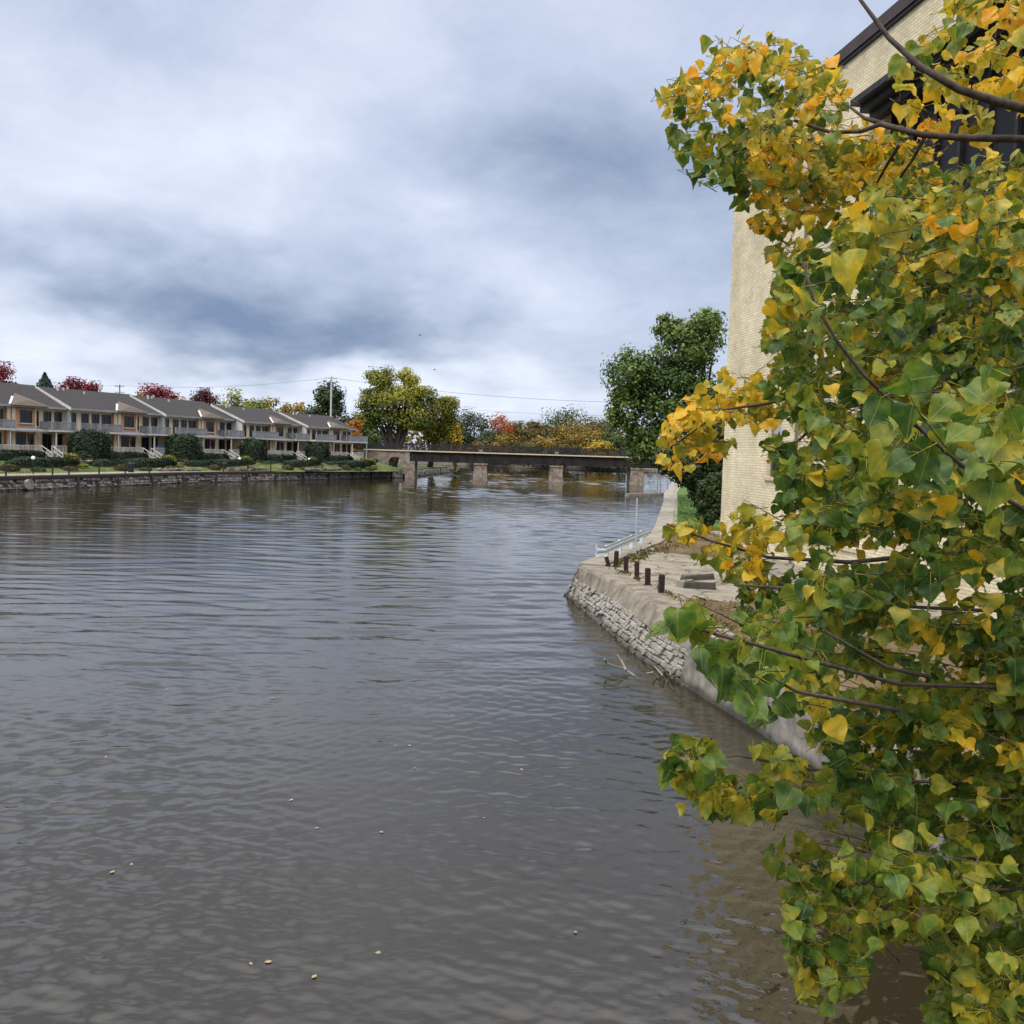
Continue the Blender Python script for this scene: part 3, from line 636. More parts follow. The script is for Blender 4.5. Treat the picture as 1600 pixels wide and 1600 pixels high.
tree_px('orange_tree', 'small bright orange tree at the end of the townhouse row', 553, 655, 30, 178, 1.5, 'orange', leaf=.26, n=1600, seed=33, crown_lo=.3, sp=.3)
# the two big trees left of the bridge
def bigtree(name, label, px, Y, gz_, blobs, pal, n, leaf, seed, stems, tr, sp=.40):
    b = at(px, 700, Y); base = Vector((b.x, Y, gz_)); o = empty(name, label, 'tree', base); PP = []; cls = []
    tot_ = sum(w*h for _x, _y, w, h in blobs)
    for j, (bx, by, w, h) in enumerate(blobs):
        c = at(bx, by, Y); r = (w/FPX*Y, w/FPX*Y*.85, h/FPX*Y)
        PP.append(crown_points(tuple(c-base), r, max(9, int(w*h/26)), int(n*w*h/tot_), seed+j, sp=sp)); cls.append((c-base, r))
    P = np.concatenate([p[0] for p in PP]); D = np.concatenate([p[1] for p in PP]); tint = np.concatenate([p[2] for p in PP])
    tint = np.clip(tint+.12*np.sin(P[:, 0]*.5+1)+.10*np.sin(P[:, 2]*.45), 0, 1)
    g = random.Random(seed); tb = MB()
    for s in range(stems):
        c, r = cls[s % len(cls)]; e = Vector(c)+Vector((g.uniform(-.3, .3)*r[0], g.uniform(-.5, .5)*r[1], r[2]*.3)); f0 = Vector((g.uniform(-.4, .4), g.uniform(-.3, .3), -.3))
        tb.tube([f0, f0.lerp(e, .22)*1.0+Vector((0, 0, .6)), f0.lerp(e, .55)+Vector((g.uniform(-.5, .5), 0, .8)), e], [tr*g.uniform(.8, 1.1), tr*.75, tr*.45, .05], 8)
        for q in range(4):
            p0 = f0.lerp(e, g.uniform(.35, .7)); c2, r2 = g.choice(cls); e2 = Vector(c2)+Vector((g.uniform(-.7, .7)*r2[0], g.uniform(-.6, .6)*r2[1], g.uniform(-.5, .5)*r2[2])); tb.tube([p0, p0.lerp(e2, .5)+Vector((0, 0, .4)), e2], [tr*.32, tr*.2, .03], 5)
    tb.build('trunk', 'bark', o, smooth=True)
    leafmesh('crown', P, D, RNG.uniform(.65, 1.25, len(P))*leaf, tint, FM[pal], o); return o
bigtree('cottonwood_tree', 'tall broad yellow green tree left of the river bridge', 617, 200, 1.45,
        [(596, 592, 22, 24), (640, 590, 20, 18), (615, 625, 42, 26), (578, 628, 20, 22), (660, 622, 26, 22), (600, 655, 30, 16), (640, 655, 34, 18), (574, 655, 16, 14)], 'ygreen', 17000, .27, 50, 7, .62, .43)
bigtree('cottonwood_tree', 'lower spreading yellow edged tree just left of the bridge girder', 672, 206, 1.45,
        [(690, 645, 26, 26), (700, 630, 16, 14), (664, 662, 24, 20), (705, 672, 17, 24), (680, 680, 22, 14)], 'lime', 9000, .26, 60, 6, .4, .43)
tree_px('yellow_shrub', 'yellow bush at the foot of the lower spreading tree', 714, 655, 20, 203, 1.45, 'yellow', cat='bush', leaf=.3, n=1500, seed=66, crown_lo=0.05)
# far bank wood, tree by tree
FAR = [(742, 638, 46, 330, 'grey', 'grey green tree left of the flame coloured tree on the far bank'), (722, 660, 34, 325, 'dark', 'dark tree on the far bank beside the yellow bush'),
       (764, 668, 38, 322, 'dark', 'low dark tree under the flame coloured tree'), (782, 646, 36, 335, 'redorange', 'flame orange tree standing highest left on the far bank'),
       (806, 656, 36, 340, 'brown', 'purple brown tree right of the flame orange tree'), (790, 675, 46, 318, 'gold', 'rust gold tree low on the far bank under the flame tree'),
       (822, 665, 40, 320, 'olive', 'olive tree left of the golden trees on the far bank'), (838, 660, 30, 326, 'brown', 'brown gold tree in the middle of the far bank'),
       (886, 636, 74, 345, 'green', 'tall green tree rising behind the golden trees on the far bank'), (856, 662, 44, 330, 'dark', 'dark green tree left of the tall golden tree'),
       (890, 655, 56, 316, 'gold', 'tall golden tree under the green treetop on the far bank'), (925, 648, 52, 325, 'brown', 'rounded brown gold tree right of the green treetop'),
       (850, 682, 46, 308, 'gold', 'low golden tree above the bridge middle'), (918, 666, 48, 305, 'gold', 'golden tree above the right half of the bridge'),
       (945, 656, 40, 312, 'olive', 'olive green tree beside the big dark tree on the far bank'), (938, 688, 40, 296, 'yellow', 'low yellow bush tree at the right end of the bridge railing'),
       (820, 690, 44, 304, 'olive', 'low olive tree behind the bridge railing'), (884, 690, 40, 300, 'olive', 'low olive tree under the golden trees behind the railing'),
       (700, 668, 40, 340, 'gold', 'gold tree seen through the big riverside trees'), (970, 670, 60, 300, 'green', 'green tree half hidden behind the big dark tree'),
       (750, 688, 44, 318, 'brown', 'low brown bush tree at the left of the far bank')]
for j, (px, yt, w, Y, pal, lab) in enumerate(FAR):
    tree_px('far_tree', lab, px, yt, w*1.3, Y, 1.2, pal, leaf=.40, n=3600, seed=70+j, group='trees on the far bank', crown_lo=.0, nclump=40, sp=.34)
# a far-off wood behind everything
n = 16000; fx = RNG.uniform(-420, 330, n); hgt = 12.5+3*np.sin(fx*.06)+2.5*np.sin(fx*.17+1); P = np.stack([fx, 372+RNG.uniform(-6, 6, n)-fx*.05, 1.2+hgt*RNG.uniform(0, 1, n)**.8], 1)
tag(leafmesh('distant_wood', P, RNG.normal(size=(n, 3))+np.array([0, -.6, .4]), RNG.uniform(.6, 1.3, n), np.clip(.45+.3*np.sin(fx*.13)+RNG.normal(size=n)*.2, 0, 1), FM['olive']), 'far wood of olive and brown trees behind the river bend', 'wood', kind='stuff')
# big dark trees on the right bank, with bushes beneath
def rtree(name, label, px, Y, blobs, pal, n, leaf, seed, tr=.35): return bigtree(name, label, px, Y, 1.2, blobs, pal, n, leaf, seed, 4, tr, .30)
rtree('maple_tree', 'large dark green tree beside the brick building', 1105, 84, [(1062, 545, 50, 46), (1100, 530, 40, 45), (1045, 510, 22, 22), (1110, 500, 18, 22), (990, 590, 46, 50), (1050, 620, 60, 50), (978, 640, 32, 44), (1100, 640, 50, 60), (1030, 690, 50, 40), (1000, 700, 26, 30)], 'quaygreen', 26000, .18, 90, .42)
rtree('maple_tree', 'lower dark tree leaning over the water by the building', 1118, 66, [(1075, 730, 42, 36), (1110, 690, 36, 50), (1045, 715, 26, 26), (1110, 780, 30, 34), (1100, 745, 26, 40)], 'dark', 14000, .15, 110, .22)
rtree('shrub', 'dark bush at the foot of the brick building corner', 1112, 54, [(1108, 800, 20, 24), (1102, 775, 18, 26), (1122, 770, 20, 40)], 'dark', 7000, .11, 130, .08)

# hedges, bushes and shrubs in the townhouse gardens
def bushbox(name, label, i, s, off, w, d, h, pal, leaf=.16, n=2200, cat='hedge', group=None, seed=0, rnd=2.6, z=None):
    a, an, _l = UB[i]; p = up(i, s, off); o = empty(name, label, cat, (p.x, p.y, z if z is not None else gz(off)-.1), an, group)
    g = np.random.default_rng(seed+500); u = g.normal(size=(n, 3)); u[:, 2] = np.abs(u[:, 2])
    q = (np.abs(u)**rnd).sum(1)**(1/rnd); u /= q[:, None]; ph = g.uniform(0, 6.28, 4); P = u*np.array([w/2, d/2, h])*(1+g.normal(size=(n, 1))*.045+(.05*np.sin(u[:, :1]*7+ph[0])*np.cos(u[:, 2:]*5+ph[1])+.04*np.sin(u[:, 1:2]*9+u[:, :1]*4+ph[2])))
    if rnd > 4: pass
    core = MB(); cu = []
    tint = np.clip(.42+.22*g.normal(size=n)+.15*np.sin(P[:, 0]*3+P[:, 2]*2), 0, 1)
    lo = leafmesh('foliage', P, u+g.normal(size=(n, 3))*.45, g.uniform(.6, 1.3, n)*leaf, tint, FM[pal], o)
    core.box(-w*.38, -d*.38, .0, w*.38, d*.38, h*.80); core.build('stem', 'bark', o)
    return o
for i in range(5):
    nm = UNIT[i]; k = UB[i][2]/14.8
    if i < 4:
        bushbox('round_bush', f'large clipped dark rounded bush in front of {nm}', i, (14.6 if i else 14.4)*k+(1.0 if i < 2 else .3), 3.6, 4.6 if i < 2 else 3.8, 3.2, 3.55-.15*i, 'hedge', .17, 4200, 'bush', 'large clipped bushes by the decks', i, 4.2)
    bushbox('hedge', f'low dark hedge under the deck of {nm}', i, 3.2*k+1.5, 3.3, 5.6, 1.1, 1.15, 'hedge', .14, 1900, 'hedge', 'low hedges along the decks', 10+i, 6)
    bushbox('hedge', f'low dark hedge beside the steps of {nm}', i, 7.6*k, 3.2, 3.4, 1.1, 1.1, 'hedge', .14, 1400, 'hedge', 'low hedges along the decks', 20+i, 6)
    bushbox('hedge', f'wide clipped front hedge by the lawn below {nm}', i, 7.2*k, 5.9, 8.4, 1.5, 1.0, 'hedge', .14, 3200, 'hedge', 'front hedges by the riverside path', 30+i, 5)
    bushbox('shrub', f'pale lime green shrub right of the steps, by {nm}', i, 12.3*k, 4.3, 2.2, 1.8, 1.0, 'lime', .13, 1000, 'shrub', 'lime green garden shrubs', 40+i, 2)
    bushbox('shrub', f'smaller lime shrub nearest the round bush by {nm}', i, 14.2*k, 4.6, 1.7, 1.5, .85, 'lime', .13, 800, 'shrub', 'lime green garden shrubs', 50+i, 2)
    for q, (ss, oo, ww, hh, pl) in enumerate(((2.0, 6.9, 2.4, .7, 'olive'), (5.2, 7.3, 1.8, .5, 'green'), (9.4, 7.2, 2.2, .6, 'brown'), (11.6, 6.6, 1.6, .6, 'lime'))):
        bushbox('perennial_shrub', f"{('olive', 'green', 'rusty brown', 'yellow green')[q]} loose shrub on the lawn edge below {nm}", i, ss*k, oo, ww, 1.2, hh, pl, .12, 700, 'shrub', 'loose shrubs along the lawn edge', 80+q+i*5, 2)
    if i < 4: bushbox('hedge', f'dark clipped hedge right of the lime shrubs of {nm}', i, 13.6*k+2.6, 6.1, 5.6, 1.3, .9, 'hedge', .14, 1500, 'hedge', 'front hedges by the riverside path', 60+i, 5)
# stacked stone borders
def border(label, i, s0, s1, off, h, seed, z):
    a, b = up(i, s0, off), up(i, s1, off); random.seed(seed)
    o = empty('stone_border', label, 'stone border', (a.x, a.y, z), group='dry stone garden borders'); m_ = MB()
    base = [(b.x, b.y), (a.x, a.y)]; m_ = stones(base, base, z-.1, z+h, 3, .4, 1.1, .35, .03, .12, .3); loc(m_, o).build('stonework', 'rubble' if seed % 2 else 'bridge_stone', o, bevel=.04); return o
border('dry stone border below the lime shrubs of the nearest townhouse', 0, 11.5, 17, 5.5, .85, 1, 1.9)
border('dry stone border before the second townhouse garden', 1, 12, 16.5, 5.8, .7, 2, 1.8)
border('long low rubble border along the path by the middle townhouse', 1, 6.5, 14, 8.0, .45, 3, 1.45)
border('low rubble border along the path by the fourth townhouse', 2, 3, 12, 8.2, .45, 4, 1.45)
border('pale rubble border along the path by the last townhouse', 3, 4, 14, 8.6, .45, 5, 1.45)
random.seed(9)
# garden and terrace furniture
def chair(i, s, off, label, material, group):
    p = up(i, s, off, F0); o = empty('patio_chair', label, 'chair', p, UB[i][1]+random.uniform(-.3, .3), group)
    MB().box(-.3, -.28, .38, .3, .28, .44).build('seat', material, o)
    b = MB(); b.hexa([(-.3, .24, .44), (.3, .24, .44), (.3, .3, .44), (-.3, .3, .44), (-.26, .42, 1.02), (.26, .42, 1.02), (.26, .47, 1.02), (-.26, .47, 1.02)]); b.build('backrest', material, o)
    for x in (-.27, .27):
        for y in (-.25, .25): MB().box(x-.03, y-.03, 0.002, x+.03, y+.03, .378).build('leg', material, o)
    return o
for q, w in enumerate(('first', 'second', 'third', 'fourth')): chair(3, 1.1+q*.95, 1.7, f'pale blue plastic chair, {w} from the left on the deck of the fourth townhouse', 'paleblue', 'pale blue chairs on a deck')
p = up(4, 1.9, 1.4, F0); o = empty('covered_table', 'patio table under a blue cover on the deck of the last townhouse', 'table', p, UB[4][1])
b = MB(); b.prism([(-.9, 0.003), (.9, 0.003), (.8, .75), (.3, .82), (.12, 1.15), (-.12, 1.15), (-.3, .82), (-.8, .75)], 'y', -.6, .6); b.build('cover', 'blue', o, bevel=.06)
p = up(1, 13.2, 1.6, F0); o = empty('covered_grill', 'grill under a small blue cover on the second deck', 'grill', p, UB[1][1])
b = MB(); b.prism([(-.55, 0.003), (.55, 0.003), (.55, .85), (.4, 1.05), (-.4, 1.05), (-.55, .85)], 'y', -.3, .3); b.build('cover', 'blue', o, bevel=.05)
p = up(2, 13.6, 2.75, F0); o = empty('flag', 'red and white flag hanging by a post of the middle townhouse', 'flag', p, UB[2][1])
b = MB(); b.tube([(0, 0, -.8), (0, -.02, 2.2)], .03, 6); b.build('pole', 'white', o)
for z0, z1, mt in ((1.55, 2.1, 'red'), (1.05, 1.547, 'white'), (.45, 1.047, 'red')):
    b = MB(); b.add([(x, -.05+.05*math.sin(x*9+z), z) for z in (z0, z1) for x in (.04, .2, .36, .52)], [(0, 1, 5, 4), (1, 2, 6, 5), (2, 3, 7, 6)]); b.build('cloth', mt, o)
def bank_px(px, inset):                         # point on the left bank seen at px
    best = None
    for q in range(400):
        p = lerp_line(offset_line(BANK, inset), q/399); x, y = to_px(np.array([[p.x, p.y, 1.5]]))
        if p.y > 70 and (best is None or abs(x[0]-px) < best[0]): best = (abs(x[0]-px), p)
    return best[1]
for px, lab in ((349, 'dark litter bin on the riverside path before the fourth townhouse'), (205, 'dark litter bin on the path before the second townhouse')):
    p = bank_px(px, 2.4); o = empty('litter_bin', lab, 'bin', (p.x, p.y, 1.455)); 
    b = MB(); b.tube([(0, 0, 0), (0, 0, .95)], [.33, .38], 12); b.build('body', 'blackmetal', o)
    b = MB(); b.tube([(0, 0, .953), (0, 0, 1.08), (0, 0, 1.15)], [.42, .38, .1], 12); b.build('lid', 'blackmetal', o)
for px, lab in ((375, 'garden lamp with white globe beside the litter bin'), (482, 'garden lamp with white globe by the last townhouse'), (573, 'garden lamp with white globe near the stone arch'), (54, 'white topped lamp post by the nearest hedge')):
    p = bank_px(px, 2.6); o = empty('garden_lamp', lab, 'lamp', (p.x, p.y, 1.45), group='globe lamps along the path')
    b = MB(); b.tube([(0, 0, -.1), (0, 0, 1.5)], .06, 8); b.build('pole', 'blackmetal', o)
    bm = bmesh.new(); bmesh.ops.create_uvsphere(bm, u_segments=14, v_segments=9, radius=.2); me = bpy.data.meshes.new('globe'); bm.to_mesh(me); bm.free(); me.materials.append(M['globe']); q = bpy.data.objects.new('globe', me); COL.objects.link(q); q.parent = o; q.location = (0, 0, 1.68)

# ------------------------------------------------------------------ bridge
BY = 173.0
br = empty('bridge', 'dark steel girder bridge crossing the river on stone piers', 'bridge', (0, BY, 0))
XL = at(636, 710, BY).x; XR = 44.0
b = MB(); b.box(XL, -2.2, 3.15, XR, -2.0, 4.7); b.box(XL, 2.0, 3.15, XR, 2.2, 4.7); b.box(XL, -2.35, 3.05, XR, -1.85, 3.15); b.box(XL, -2.35, 4.702, XR, -1.85, 4.79)
x = XL
while x < XR: b.box(x, -2.32, 3.15, x+.10, -2.201, 4.6); x += 1.55
b.build('girder', 'girder', br)
b = MB(); b.box(XL-7.5, -2.6, 4.80, XR, 2.6, 5.0); b.build('deck', 'cream_stone', br)
fe = MB(); x = XL-12
while x < XR:
    fe.box(x-.034, -2.47, 5.03, x+.034, -2.43, 6.15); x += .115
fe.box(XL-12, -2.49, 6.15, XR, -2.41, 6.24); fe.box(XL-12, -2.49, 5.005, XR, -2.41, 5.07)
fx_ = MB(); x = XL-12
while x < XR: fx_.box(x-.022, 2.43, 5.05, x+.022, 2.47, 6.15); x += .16
fx_.box(XL-12, 2.41, 6.15, XR, 2.49, 6.24)
fe.build('railing', 'blackmetal', br); fx_.build('railing', 'blackmetal', br)
x = XL-11
while x < XR: MB().box(x-.07, -2.58, 5.004, x+.07, -2.50, 6.4).build('railing_post', 'blackmetal', br); x += 3.9
for px in (751, 868, 993, 1090):
    X = at(px, 740, BY).x; pm = MB(); pm.hexa([(X-1.35, -2.6, -.8), (X+1.35, -2.6, -.8), (X+1.35, 2.6, -.8), (X-1.35, 2.6, -.8), (X-1.12, -2.3, 2.75), (X+1.12, -2.3, 2.75), (X+1.12, 2.3, 2.75), (X-1.12, 2.3, 2.75)])
    po = pm.build('pier', 'bridge_stone', br, bevel=.06)
    MB().box(X-1.25, -2.45, 2.753, X+1.25, 2.45, 3.045).build('pier_cap', 'bridge_stone', po)
    if px == 751:
        q = MB(); rq = random.Random(2)
        for _ in range(7):
            x0, z0 = X+rq.uniform(-.3, .75), rq.uniform(1.7, 2.6); x1, z1 = x0+rq.uniform(-.45, .45), min(2.7, z0+rq.uniform(-.3, .35)); q.beam((x0, -2.615+.0845*(z0+.8), z0), (x1, -2.615+.0845*(z1+.8), z1), .06, .12)
        q.build('red_paint', 'paintred', po)
    MB().box(X-.35, -2.62, 5.003, X+.35, -2.595, 5.5).build('parapet_block', 'concrete', br)
# stone abutment with arches
ab = empty('stone_abutment', 'old stone abutment with two arches carrying the bridge end', 'abutment', (XL, BY, 0))
def arch_wall(x0, x1, z0, z1, cx, zc, r, y0, y1, flat=1.0, n=16):
    b = MB(); pts = [(cx+r*math.cos(math.pi*k/n), zc+flat*r*math.sin(math.pi*k/n)) for k in range(n+1)]   # right to left
    for (pa, pb) in zip(pts, pts[1:]):
        b.hexa([(pb[0], y0, pb[1]), (pa[0], y0, pa[1]), (pa[0], y1, pa[1]), (pb[0], y1, pb[1]), (pb[0], y0, z1), (pa[0], y0, z1), (pa[0], y1, z1), (pb[0], y1, z1)])
    b.box(x0, y0, z0, cx-r, y1, z1); b.box(cx+r, y0, z0, x1, y1, z1); return b
xa = at(570, 720, BY).x-XL; xb = at(609, 720, BY).x-XL
cxa = at(589, 720, BY).x-XL; cxb = at(620, 716, BY).x-XL
arch_wall(xa, xb, 0, 4.68, cxa, 2.0, 1.25, -2.4, 2.2).build('arch_wall', 'bridge_stone', ab)
arch_wall(xb+.003, -.05, 0.8, 4.685, cxb, 2.9, 1.15, -2.35, 2.2, .75).build('arch_wall', 'bridge_stone', ab)
ar = MB()
for k in range(13):
    t0, t1 = math.pi*k/13+.02, math.pi*(k+1)/13-.02
    v = []
    for yy in (-2.5, -2.3):
        for (rr, tt) in ((1.25, t0), (1.6, t0), (1.6, t1), (1.25, t1)): v.append((cxa+rr*math.cos(tt), yy, 2.0+rr*math.sin(tt)))
    ar.hexa(v)
ar.build('arch_ring', 'concrete', ab)
MB().box(-.04, -2.5, -.6, 1.7, 2.4, 3.04).build('bearing_pier', 'bridge_stone', ab, bevel=.06)
MB().box(-.045, -2.42, 3.05, .75, 2.4, 4.68).build('bearing_wall', 'concrete', ab)
MB().box(xa-6, -2.45, 4.2, xa-.004, 2.1, 4.66).build('parapet', 'bridge_stone', ab); MB().box(xa-6, -2.3, .5, xa-.004, 2.0, 4.2).build('wing_wall', 'bridge_stone', ab)
# seawall on the far bank
sw = empty('sea_wall', 'low pale sea wall along the far bank under the bridge', 'wall', (20, 300, 0))
FE = [(140, 261.5), (60, 299.5), (-20, 321.5), (-150, 319.5)]; fl_ = resample(FE, 40)
b = sheet([(offset_line(fl_, .3), -.3), (offset_line(fl_, .25), 1.15), (offset_line(fl_, -1.2), 1.3)]); loc(b, sw).build('wall_face', 'conc_grey', sw)
pw = empty('stone_edging', 'rough stone edge round the grassy point behind the bridge', 'wall', (-16, 210, 0)); pe = [(-28, 236.2), (-17, 231.2), (-14.9, 222), (-16.9, 205), (-18.4, 182), (-18.9, 176)]; random.seed(4)
loc(stones(pe, pe, -.2, 1.2, 3, .5, 1.4, .35, .03, .1, .3), pw).build('stonework', 'rubble', pw)

# utility poles, cables, birds
def utility(label, px, ybase, ytop, Y, material, arm=2.2, narm=1):
    t_ = at(px, ytop, Y); o = empty('utility_pole', label, 'utility pole', (t_.x, Y, 2.6)); H = t_.z-2.6
    b = MB(); b.tube([(0, 0, -.2), (0, 0, H)], [.24, .17], 8); b.build('pole', material, o)
    for k in range(narm):
        z = H-.5-k*1.6; c_ = MB(); c_.beam((-arm/2, -.2, z), (arm/2, -.2, z), .12, .14); co = c_.build('crossarm', material, o)
        for q in (-1, -.5, .5, 1): i_ = MB(); i_.tube([(q*arm*.45, -.2, z+.05), (q*arm*.45, -.2, z+.32)], .06, 6); i_.build('insulator', 'railgrey', co)
    return Vector((t_.x, Y, t_.z))
p1 = utility('tall pale utility pole before the dark green tree', 518, 664, 588, 212, 'palepole', 2.6, 1)
p2 = utility('small dark utility pole beyond the second townhouse roof', 187, 620, 601, 250, 'wood', 2.4, 2)
def cable(label, a, b, sag, r=.024):
    o = empty('power_cable', label, 'cable', a, group='power cables between the poles'); d = b-a
    m_ = MB(); m_.tube([d*(k/24)+Vector((0, 0, -sag*4*(k/24)*(1-k/24))) for k in range(25)], r, 5); m_.build('wire', 'blackmetal', o)
cable('thin cable from the small pole to the tall pale pole', p2+Vector((0, -.2, -.2)), p1+Vector((0, -.2, -.3)), 1.2)
cable('thin cable from the left edge to the small pole', at(-60, 596, 255), p2+Vector((0, -.2, -.2)), .8)
cable('cable from the tall pole over the big tree to the dark right bank trees', p1+Vector((0, -.2, -.3)), at(980, 629, 190), 1.0, .028)
cable('lower cable crossing in front of the big tree', at(600, 628, 185), at(980, 650, 200), .6, .018)
for px, py, lab in ((656, 524, 'small bird flying high over the river'), (679, 578, 'small bird flying lower beside the big tree')):
    o = empty('bird', lab, 'bird', at(px, py, 110)); b = MB()
    b.tube([(-.28, 0, 0), (-.12, 0, .03), (.1, 0, .03), (.27, 0, .05), (.34, 0, .04)], [.02, .07, .08, .05, .01], 8)
    b.add([(-.08, 0, .05), (.12, 0, .05), (.08, .30, .18), (-.06, .30, .18), (-.04, .62, .08)], [(0, 1, 2, 3), (3, 2, 4)]); b.add([(-.08, 0, .05), (.12, 0, .05), (.08, -.30, .18), (-.06, -.30, .18), (-.04, -.62, .08)], [(0, 3, 2, 1), (3, 4, 2)])
    b.v = [(x*.6, y*.6, z*.6) for x, y, z in b.v]; b.build('body', 'bird', o)

# ------------------------------------------------------------------ things on the quay
bp = [(962, 885, 861), (978, 894, 869), (995, 903, 878), (1012, 914, 888), (1033, 927, 898)]
BL = ['first in the row, nearest the guardrail', 'second from the guardrail', 'third, in the middle of the row', 'fourth from the guardrail', 'last in the row, nearest the leaves']
for (px, pb_, pt_), lab in zip(bp, BL):
    p = atz(px, pb_, 1.22); h = (pb_-pt_)/FPX*p.y; o = empty('bollard', 'rusty dark steel bollard '+lab, 'bollard', p, random.uniform(-.2, .2), 'bollards along the quay edge')
    b = MB(); w = .078; tx, ty = random.uniform(-.03, .03), random.uniform(-.03, .03)
    b.hexa([(-w, -w, -.1), (w, -w, -.1), (w, w, -.1), (-w, w, -.1), (-w+tx, -w+ty, h), (w+tx, -w+ty, h), (w+tx, w+ty, h), (-w+tx, w+ty, h)]); b.build('post', 'rust', o, bevel=.012)
    b = MB(); b.box(-w*.8+tx, -w*.8+ty, h+.002, w*.8+tx, w*.8+ty, h+.012); b.build('cap', 'rust', o)
    b = MB(); b.box(-.12, -.12, -.02, .12, .12, .012); b.build('base_plate', 'rust', o)
p = atz(952, 884, 1.22); o = empty('broken_post', 'short leaning rusty post stub below the guardrail end', 'post', p); b = MB(); b.hexa([(-.07, -.07, -.05), (.07, -.07, -.05), (.07, .07, -.05), (-.07, .07, -.05), (-.2, -.07, .30), (-.06, -.07, .34), (-.06, .07, .34), (-.2, .07, .30)]); b.build('post', 'rust', o, bevel=.01)
# guardrail
ga, gb = atz(946, 880, 1.22), atz(1014, 846, 1.22); d = (gb-ga); o = empty('guardrail', 'galvanised steel guardrail at the end of the paved quay', 'guardrail', ga, math.atan2(d.y, d.x)); LG = d.length
prof = [(-.05, .36), (-.005, .42), (-.06, .49), (-.06, .52), (-.005, .58), (-.05, .66)]
b = MB(); prof2 = prof+[(y+.02, z) for y, z in reversed(prof)]; b.prism(prof2, 'x', -.3, LG); b.build('rail', 'galv', o)
b = MB(); b.prism([(y-.0, z+.0) for y, z in prof2], 'x', -.62, -.303); b.v = [(x, y+(.25 if x < -.5 else 0), z+((z-.5)*.5 if x < -.5 else 0)) for x, y, z in b.v]; b.build('end_terminal', 'galv', o)
k = .5
while k < LG: MB().box(k-.06, .0, -.1, k+.06, .14, .62).build('post', 'galv', o); k += 2.6
for j, (px, pb_, ptop, z, r, lab) in enumerate([(993, 868, 779, 1.2, .028, 'tall thin blue grey pole behind the guardrail'), (978, 765, 743, 0, .05, 'thin pale stake standing in the water near the third pier'),
        (1018, 762, 748, 0, .05, 'thin stake in the water left of the dock posts'), (1027, 766, 745, 0, .05, 'dark stake in the water beside the dock'), (1032, 767, 743, 0, .05, 'second dark stake beside the dock'), (1043, 766, 746, 1.2, .05, 'stake on the far quay under the dark tree')]):
    p = atz(px, pb_, z); h = (pb_-ptop)/FPX*p.y; o = empty('marker_pole', lab, 'pole', p, group='thin poles by the water'); b = MB(); b.tube([(0, 0, -.3), (-.01*h, 0, h)], r, 8); b.build('pole', 'bluepole' if j < 3 else 'wood', o); b = MB(); b.tube([(-.01*h, 0, h+.001), (-.01*h, 0, h+.03)], r*1.2, 8); b.build('cap', 'bluepole' if j < 3 else 'wood', o)
a, b_ = atz(979, 773, .12), atz(1034, 772, .12); o = empty('floating_boom', 'pale floating timber boom jutting out from the far quay', 'boom', a); d = b_-a; b = MB(); b.beam((0, 0, 0), d, .6, .3); b.build('float', 'concrete', o)
# broken slab pieces and timber on the quay
for (px, py, w, d_, rz, mt, lab) in [(1090, 905, 1.3, .3, .5, 'conc_grey', 'broken grey concrete kerb lying behind the bollards'), (1093, 918, 1.0, .5, -.2, 'mortar', 'dark timber baulk lying by the broken kerb'), (1070, 915, .7, .35, .9, 'concrete', 'pale broken slab piece lying on the quay')]:
    p = atz(px, py, 1.22); o = empty('rubble_block', lab, 'rubble', p, rz); b = MB(); b.hexa([(-w/2, -d_/2, -.05), (w/2, -d_/2*.8, -.05), (w/2, d_/2, -.05), (-w/2, d_/2*.9, -.05), (-w/2*.95, -d_/2*.9, .16), (w/2*.9, -d_/2*.7, .20), (w/2*.96, d_/2*.9, .14), (-w/2*.9, d_/2*.8, .18)]); b.build('block', mt, o, bevel=.02)
# weeds
n = 500; ang = RNG.uniform(0, 1, n); px_ = np.where(ang < .5, RNG.uniform(960, 1010, n), RNG.uniform(1000, 1070, n)); py_ = np.where(ang < .5, 884-(px_-960)*.35, 868-(px_-1000)*.30)+RNG.normal(size=n)*4
P = np.array([tuple(atz(a, b, 1.22)) for a, b in zip(px_, py_)]); P[:, 2] += RNG.uniform(0, .10, n)
tag(leafmesh('weeds', P, RNG.normal(size=(n, 3))+np.array([0, 0, .4]), RNG.uniform(.04, .09, n), RNG.uniform(0, 1, n), FM['olive']), 'olive weeds growing along the guardrail foot', 'weeds', kind='stuff')
n = 900; kk = RNG.uniform(0, 1, n); lt_ = offset_line(qt, -.78); P = np.array([tuple(lerp_line(lt_, q))+(1.23,) for q in kk]); P[:, :2] += RNG.normal(size=(n, 2))*.06; P = P[np.sin(kk*60)+np.sin(kk*23+1) > .3]; n = len(P); P[:, 2] += RNG.uniform(0, .10, n)
tag(leafmesh('weeds', P, RNG.normal(size=(n, 3))+np.array([0, 0, .4]), RNG.uniform(.025, .06, n), RNG.uniform(0, 1, n), FM['olive']), 'small weeds in the joint behind the bollards', 'weeds', kind='stuff')
n = 900; P = np.stack([RNG.uniform(4.6, 6.6, n), RNG.uniform(19, 27, n), np.full(n, 1.23)], 1); P[:, 0] = np.maximum(P[:, 0], 5.0-(P[:, 1]-19)*.06)
tag(leafmesh('fallen_leaves', P, RNG.normal(size=(n, 3))*.3+np.array([0, 0, 1]), RNG.uniform(.03, .06, n), RNG.uniform(0, 1, n), FM['brown']), 'brown fallen leaves strewn on the quay soil', 'leaves', kind='stuff')
